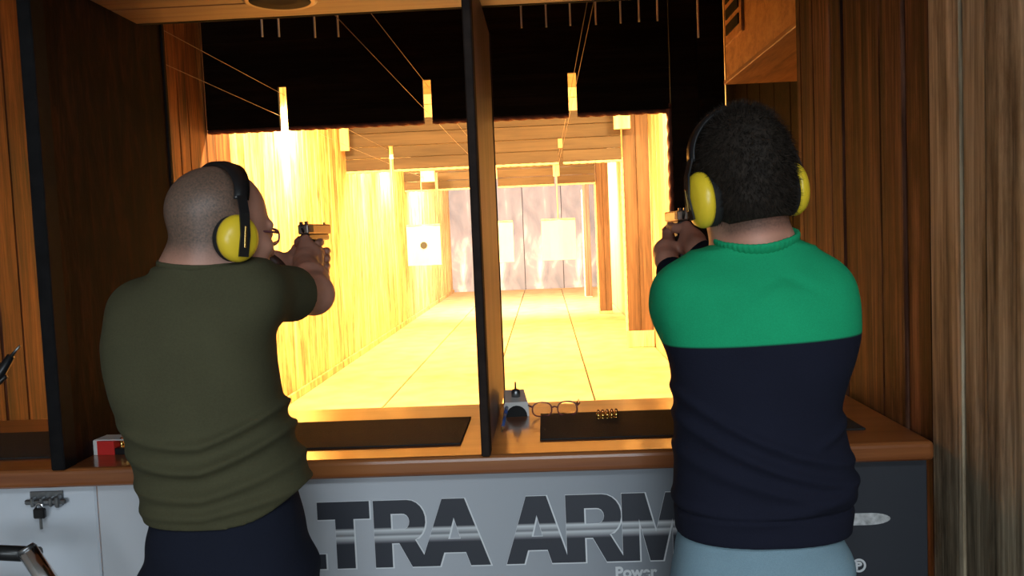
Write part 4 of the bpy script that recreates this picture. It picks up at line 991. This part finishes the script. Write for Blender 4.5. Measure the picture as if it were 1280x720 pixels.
# ---- the man on the right: green and navy jumper, dark hair
def man_right():
    Y0 = 1.65
    rows = [(306, 898, 1000), (312, 876, 1012), (320, 850, 1036), (334, 828, 1056), (352, 818, 1068), (385, 818, 1074), (420, 828, 1074), (455, 838, 1066), (490, 842, 1054), (520, 844, 1047), (555, 844, 1054), (590, 844, 1061), (630, 843, 1064), (660, 844, 1064), (686, 846, 1060)]
    zs, cx, a = rows_to_loft(rows, Y0)
    b = np.interp(zs, [0.94, 1.05, 1.20, 1.36, 1.44, 1.50], [0.122, 0.118, 0.115, 0.125, 0.10, 0.06])
    cy = np.interp(zs, [0.94, 1.2, 1.42, 1.5], [Y0, Y0, Y0+0.01, Y0+0.03])
    rl = np.array([cx[-1], Y0, 0.0])
    root = empty('person', rl, 'dark-haired man in a green and navy jumper and jeans, aiming a pistol', 'person')
    hc = atY(927, 234, 1.67); HR = rot(math.radians(15), math.radians(-6), math.radians(-5))
    gp = atY(852, 283, 2.19); GR = rot(math.radians(2), 0.0, 0.0)
    shL = np.array([cx[5]-0.118, 1.70, zs[5]+0.005]); shR = np.array([cx[5]+0.122, 1.70, zs[5]+0.005])
    B = Field((rl[0]-0.36, 1.40, -0.01), (rl[0]+0.36, 2.36, 1.80), 0.004)
    T = head_field(B, hc, HR)
    nb = atY(948, 325, 1.675)
    B.cone(T(0, -0.030, -0.03), nb, 0.058, 0.064, 0.03)
    B.cone(nb, shL, 0.055, 0.04, 0.05); B.cone(nb, shR, 0.055, 0.04, 0.05)
    B.loft(zs[2:], cx[2:], cy[2:], a[2:]-0.022, b[2:]-0.022, 2.3, 0.03)
    wR, wL = hands_field(B, gp, GR, (-0.050, -0.060, -0.080))
    elR = ik(shR, wR, 0.30, 0.27, (0.55, 0, -1.0)); elL = ik(shL, wL, 0.30, 0.27, (0.40, 0, -1.0))
    B.chain([shR, elR], [0.047, 0.040], 0.03); B.chain([elR, elR*0.65+wR*0.35, wR], [0.041, 0.038, 0.026], 0.015)
    B.chain([shL, elL], [0.047, 0.040], 0.03); B.chain([elL, elL*0.65+wL*0.35, wL], [0.041, 0.038, 0.026], 0.015)
    hips = np.array([cx[-1], Y0, 0.94])
    for s in (-1, 1):
        f = np.array([cx[-1]+s*0.12, Y0+(0.08 if s < 0 else -0.08), 0.08]); kn = np.array([cx[-1]+s*0.11, Y0+0.03, 0.50])
        B.chain([hips+np.array((s*0.085, 0, -0.04)), kn, f], [0.060, 0.050, 0.036], 0.03)
        shoe(root, rl, f[0], f[1], M_black)
    body, V = field_obj(B, 'body', M_skinR, root, rl)
    q = (V-hc) @ HR
    st = np.clip((q[:, 2]+0.100)/0.02, 0, 1)*np.clip((0.0-q[:, 1])/0.03, 0, 1)*(np.abs(q[:, 0]) < 0.10)*0.8
    at = body.data.attributes.new('stubble', 'FLOAT', 'POINT'); at.data.foreach_set('value', st.astype(np.float32))
    # hair: a shaped cap with short tufts
    Hf = Field(hc-0.16, hc+0.17, 0.004)
    def hair(X, Y, Z):
        x, y, z = X-hc[0], Y-hc[1], Z-hc[2]
        x, y, z = [HR[0, i]*x+HR[1, i]*y+HR[2, i]*z for i in range(3)]
        n = 0.0008*np.sin(95*x+3*np.sin(60*z))*np.sin(80*z+2*np.sin(70*y)) + 0.0008*np.sin(170*x+90*y)*np.sin(150*z)
        cap = np.sqrt((x/0.0875)**2+((y+0.012)/0.1085)**2+((z-0.036)/0.112)**2)
        d1 = (cap-1)*0.092
        nape = np.sqrt((x/0.066)**2+((y+0.040)/0.062)**2+((z+0.035)/0.060)**2); d2 = (nape-1)*0.06
        k = 0.03; d = np.minimum(d1, d2)-np.maximum(k-np.abs(d1-d2), 0)**2/(4*k)
        line = -(z + 0.068 - np.maximum(0, y+0.035)*1.0)          # below the hairline is bare
        face = (y-0.060) - 0.35*np.maximum(0, z-0.06)
        return np.maximum(np.maximum(d-n, line), face)
    Hf.put(hair, hc-0.15, hc+0.16)
    Vh, Qh = Hf.mesh()
    fn = np.cross(Vh[Qh[:, 1]]-Vh[Qh[:, 0]], Vh[Qh[:, 2]]-Vh[Qh[:, 0]])
    nv = np.zeros_like(Vh)
    for k in range(4): np.add.at(nv, Qh[:, k], fn)
    nv /= np.linalg.norm(nv, axis=1)[:, None]+1e-9
    hs, _ = obj('hair', mesh_np('hair', Vh-rl, Qh, M_hair), root), 0
    ok = np.nonzero((((Vh-hc) @ HR)[:, 2] > -0.060))[0]
    pick = rng.choice(ok, 14000); P0 = Vh[pick]+rng.normal(0, 0.0015, (14000, 3)); n0 = nv[pick]
    dn = HR @ np.array([0.0, -0.25, -0.9])
    up = np.clip((((P0-hc) @ HR)[:, 2]-0.09)/0.05, 0, 1)[:, None]
    dr = n0*(0.55+0.6*up) + dn*(0.75-0.5*up) + rng.normal(0, 0.32, (14000, 3)); dr /= np.linalg.norm(dr, axis=1)[:, None]
    Ls = rng.uniform(0.009, 0.019, (14000, 1)); sd = np.cross(dr, n0+rng.normal(0, 0.3, (14000, 3))); sd /= np.linalg.norm(sd, axis=1)[:, None]+1e-9
    w = 0.0007
    VV = np.stack([P0-n0*0.002-sd*w, P0-n0*0.002+sd*w, P0+dr*Ls], 1).reshape(-1, 3)
    st_ = obj('hair_strands', mesh_np('strands', VV-rl, np.arange(len(VV)).reshape(-1, 3), M_hair, False), hs); st_['kind'] = 'stuff'
    # jumper
    zh = zs.min()
    def fold(X, Y, Z):
        t = X-rl[0]; f = 0.0
        for z0, sl, sag, amp, w in ((1.155, -0.42, 0.9, 0.011, 0.011), (1.115, -0.38, 0.8, 0.012, 0.012), (1.075, -0.28, 0.6, 0.010, 0.014), (1.03, 0.10, 0.9, 0.010, 0.013)):
            f = f + amp*gauss(Z-(z0+sl*t+sag*t*t), w)*gauss(t-0.0, 0.17)
        f = f + 0.007*gauss(Z-(1.12+0.5*(t-0.02)), 0.010)*gauss(t-0.12, 0.05)
        f = f - 0.008*gauss(Z-(1.455-0.5*np.abs(t-0.03)), 0.012)*gauss(t-0.03, 0.05)
        f = f + 0.004*gauss(t-(0.02), 0.02)*gauss(Z-1.42, 0.04)
        f = f - 0.006*gauss(Z-(zh+0.052), 0.004)
        return f
    C = Field((rl[0]-0.34, 1.42, zh-0.02), (rl[0]+0.34, 2.20, 1.62), 0.0045)
    C.loft(zs[1:], cx[1:], cy[1:], a[1:], b[1:], 2.35, 0.02, fold)
    C.cone(nb+np.array((0, 0, -0.015)), shL, 0.068, 0.056, 0.05); C.cone(nb+np.array((0, 0, -0.015)), shR, 0.068, 0.056, 0.05)
    cuR = elR+(wR-elR)*0.90; cuL = elL+(wL-elL)*0.86
    C.chain([shR, elR, cuR], [0.056, 0.050, 0.038], 0.025); C.chain([shL, elL, cuL], [0.056, 0.050, 0.038], 0.025)
    edge = atY(950, 431, Y0-0.11)[2]
    mt = cloth_mat('jumper_knit', stops=((0.010, 0.011, 0.022), (0.012, 0.34, 0.145)), zedge=(edge, -0.035, 0.36), nscale=420, bump=0.35)
    field_obj(C, 'jumper', mt, root, rl)
    # ribbed collar
    collar(root, rl, C, T(0, -0.030, -0.03), nb, 0.058, 0.064, 0.015, 0.0065, M_green, 48, 0.009, 0.003)
    # jeans
    p = atY(838, 705, Y0); q_ = atY(1064, 705, Y0); c2 = (p[0]+q_[0])/2; a2 = (q_[0]-p[0])/2
    G = Field((rl[0]-0.30, 1.42, 0.03), (rl[0]+0.30, 1.92, zh+0.08), 0.007)
    def tf(X, Y, Z): return 0.003*np.sin(55*(Z-0.6*(X-rl[0])))*gauss(Z-0.92, 0.07)
    G.loft([zh+0.06, zh-0.02, 0.90, 0.80], [cx[-1], c2, c2, c2], [Y0]*4, [a[-1]-0.02, a[-1]-0.008, a2, a2*0.97], [0.100, 0.112, 0.130, 0.128], 2.4, 0.02, tf)
    for s in (-1, 1):
        f = np.array([c2+s*0.12, Y0+(0.08 if s < 0 else -0.08), 0.07]); kn = np.array([c2+s*0.11, Y0+0.03, 0.50])
        G.chain([(c2+s*0.08, Y0, 0.82), kn, f], [0.090, 0.078, 0.066], 0.03)
    jn, Vj = field_obj(G, 'jeans', M_jeans, root, rl)
    # back pockets, lying on the jeans
    for s in (-1, 1):
        V = []; Fc = []; nx, nz = 9, 8
        for i in range(nx+1):
            for j in range(nz+1):
                x = c2 + s*0.078 + (i/nx-0.5)*0.115; z = 0.905 - j/nz*0.13 - (0.012*(1-abs(i/nx-0.5)*2) if j == nz else 0)
                t = (x-c2)/a2; y = Y0 - 0.131*(1-abs(t)**2.4)**(1/2.4) - 0.004
                V.append((x-rl[0], y-rl[1], z)); V.append((x-rl[0], y-rl[1]+0.02, z))
        for i in range(nx):
            for j in range(nz):
                o = (i*(nz+1)+j)*2; r_ = o+2*(nz+1); Fc.append((o, o+2, r_+2, r_)); Fc.append((o+1, r_+1, r_+3, o+3))
        def edgeface(u, v): Fc.append((u, v, v+1, u+1))
        for i in range(nx): edgeface((i*(nz+1))*2, ((i+1)*(nz+1))*2); edgeface((i*(nz+1)+nz)*2, ((i+1)*(nz+1)+nz)*2)
        for j in range(nz): edgeface(j*2, (j+1)*2); edgeface((nx*(nz+1)+j)*2, (nx*(nz+1)+j+1)*2)
        obj('pocket', mesh_np('pocket', V, Fc, M_jeans, False), jn)
    ear_muffs(hc, HR, 'yellow ear defenders worn by the dark-haired man', 0.088, 0.052, 0.045)
    pistol(gp, GR, 'dark pistol held up by the dark-haired man, partly hidden by his ear cup')

M_skinL = skin_mat('skin_left', (0.54, 0.26, 0.18), (0.085, 0.064, 0.046))
M_skinR = skin_mat('skin_right', (0.56, 0.26, 0.18), (0.030, 0.022, 0.018))
M_hair = plain('dark_hair', (0.020, 0.014, 0.010), 0.75, noise=0.5, nscale=120, spec=0.2)
M_tee = cloth_mat('grey_green_cotton', col=(0.066, 0.062, 0.033), nscale=300)
M_green = cloth_mat('green_knit', col=(0.012, 0.34, 0.145), nscale=420)
M_navy = cloth_mat('navy_cloth', col=(0.010, 0.012, 0.022), nscale=300)
M_jeans = cloth_mat('light_denim', col=(0.20, 0.30, 0.36), nscale=500, bump=0.4)
M_watch = plain('watch_strap', (0.07, 0.03, 0.02), 0.5)
man_left()
man_right()
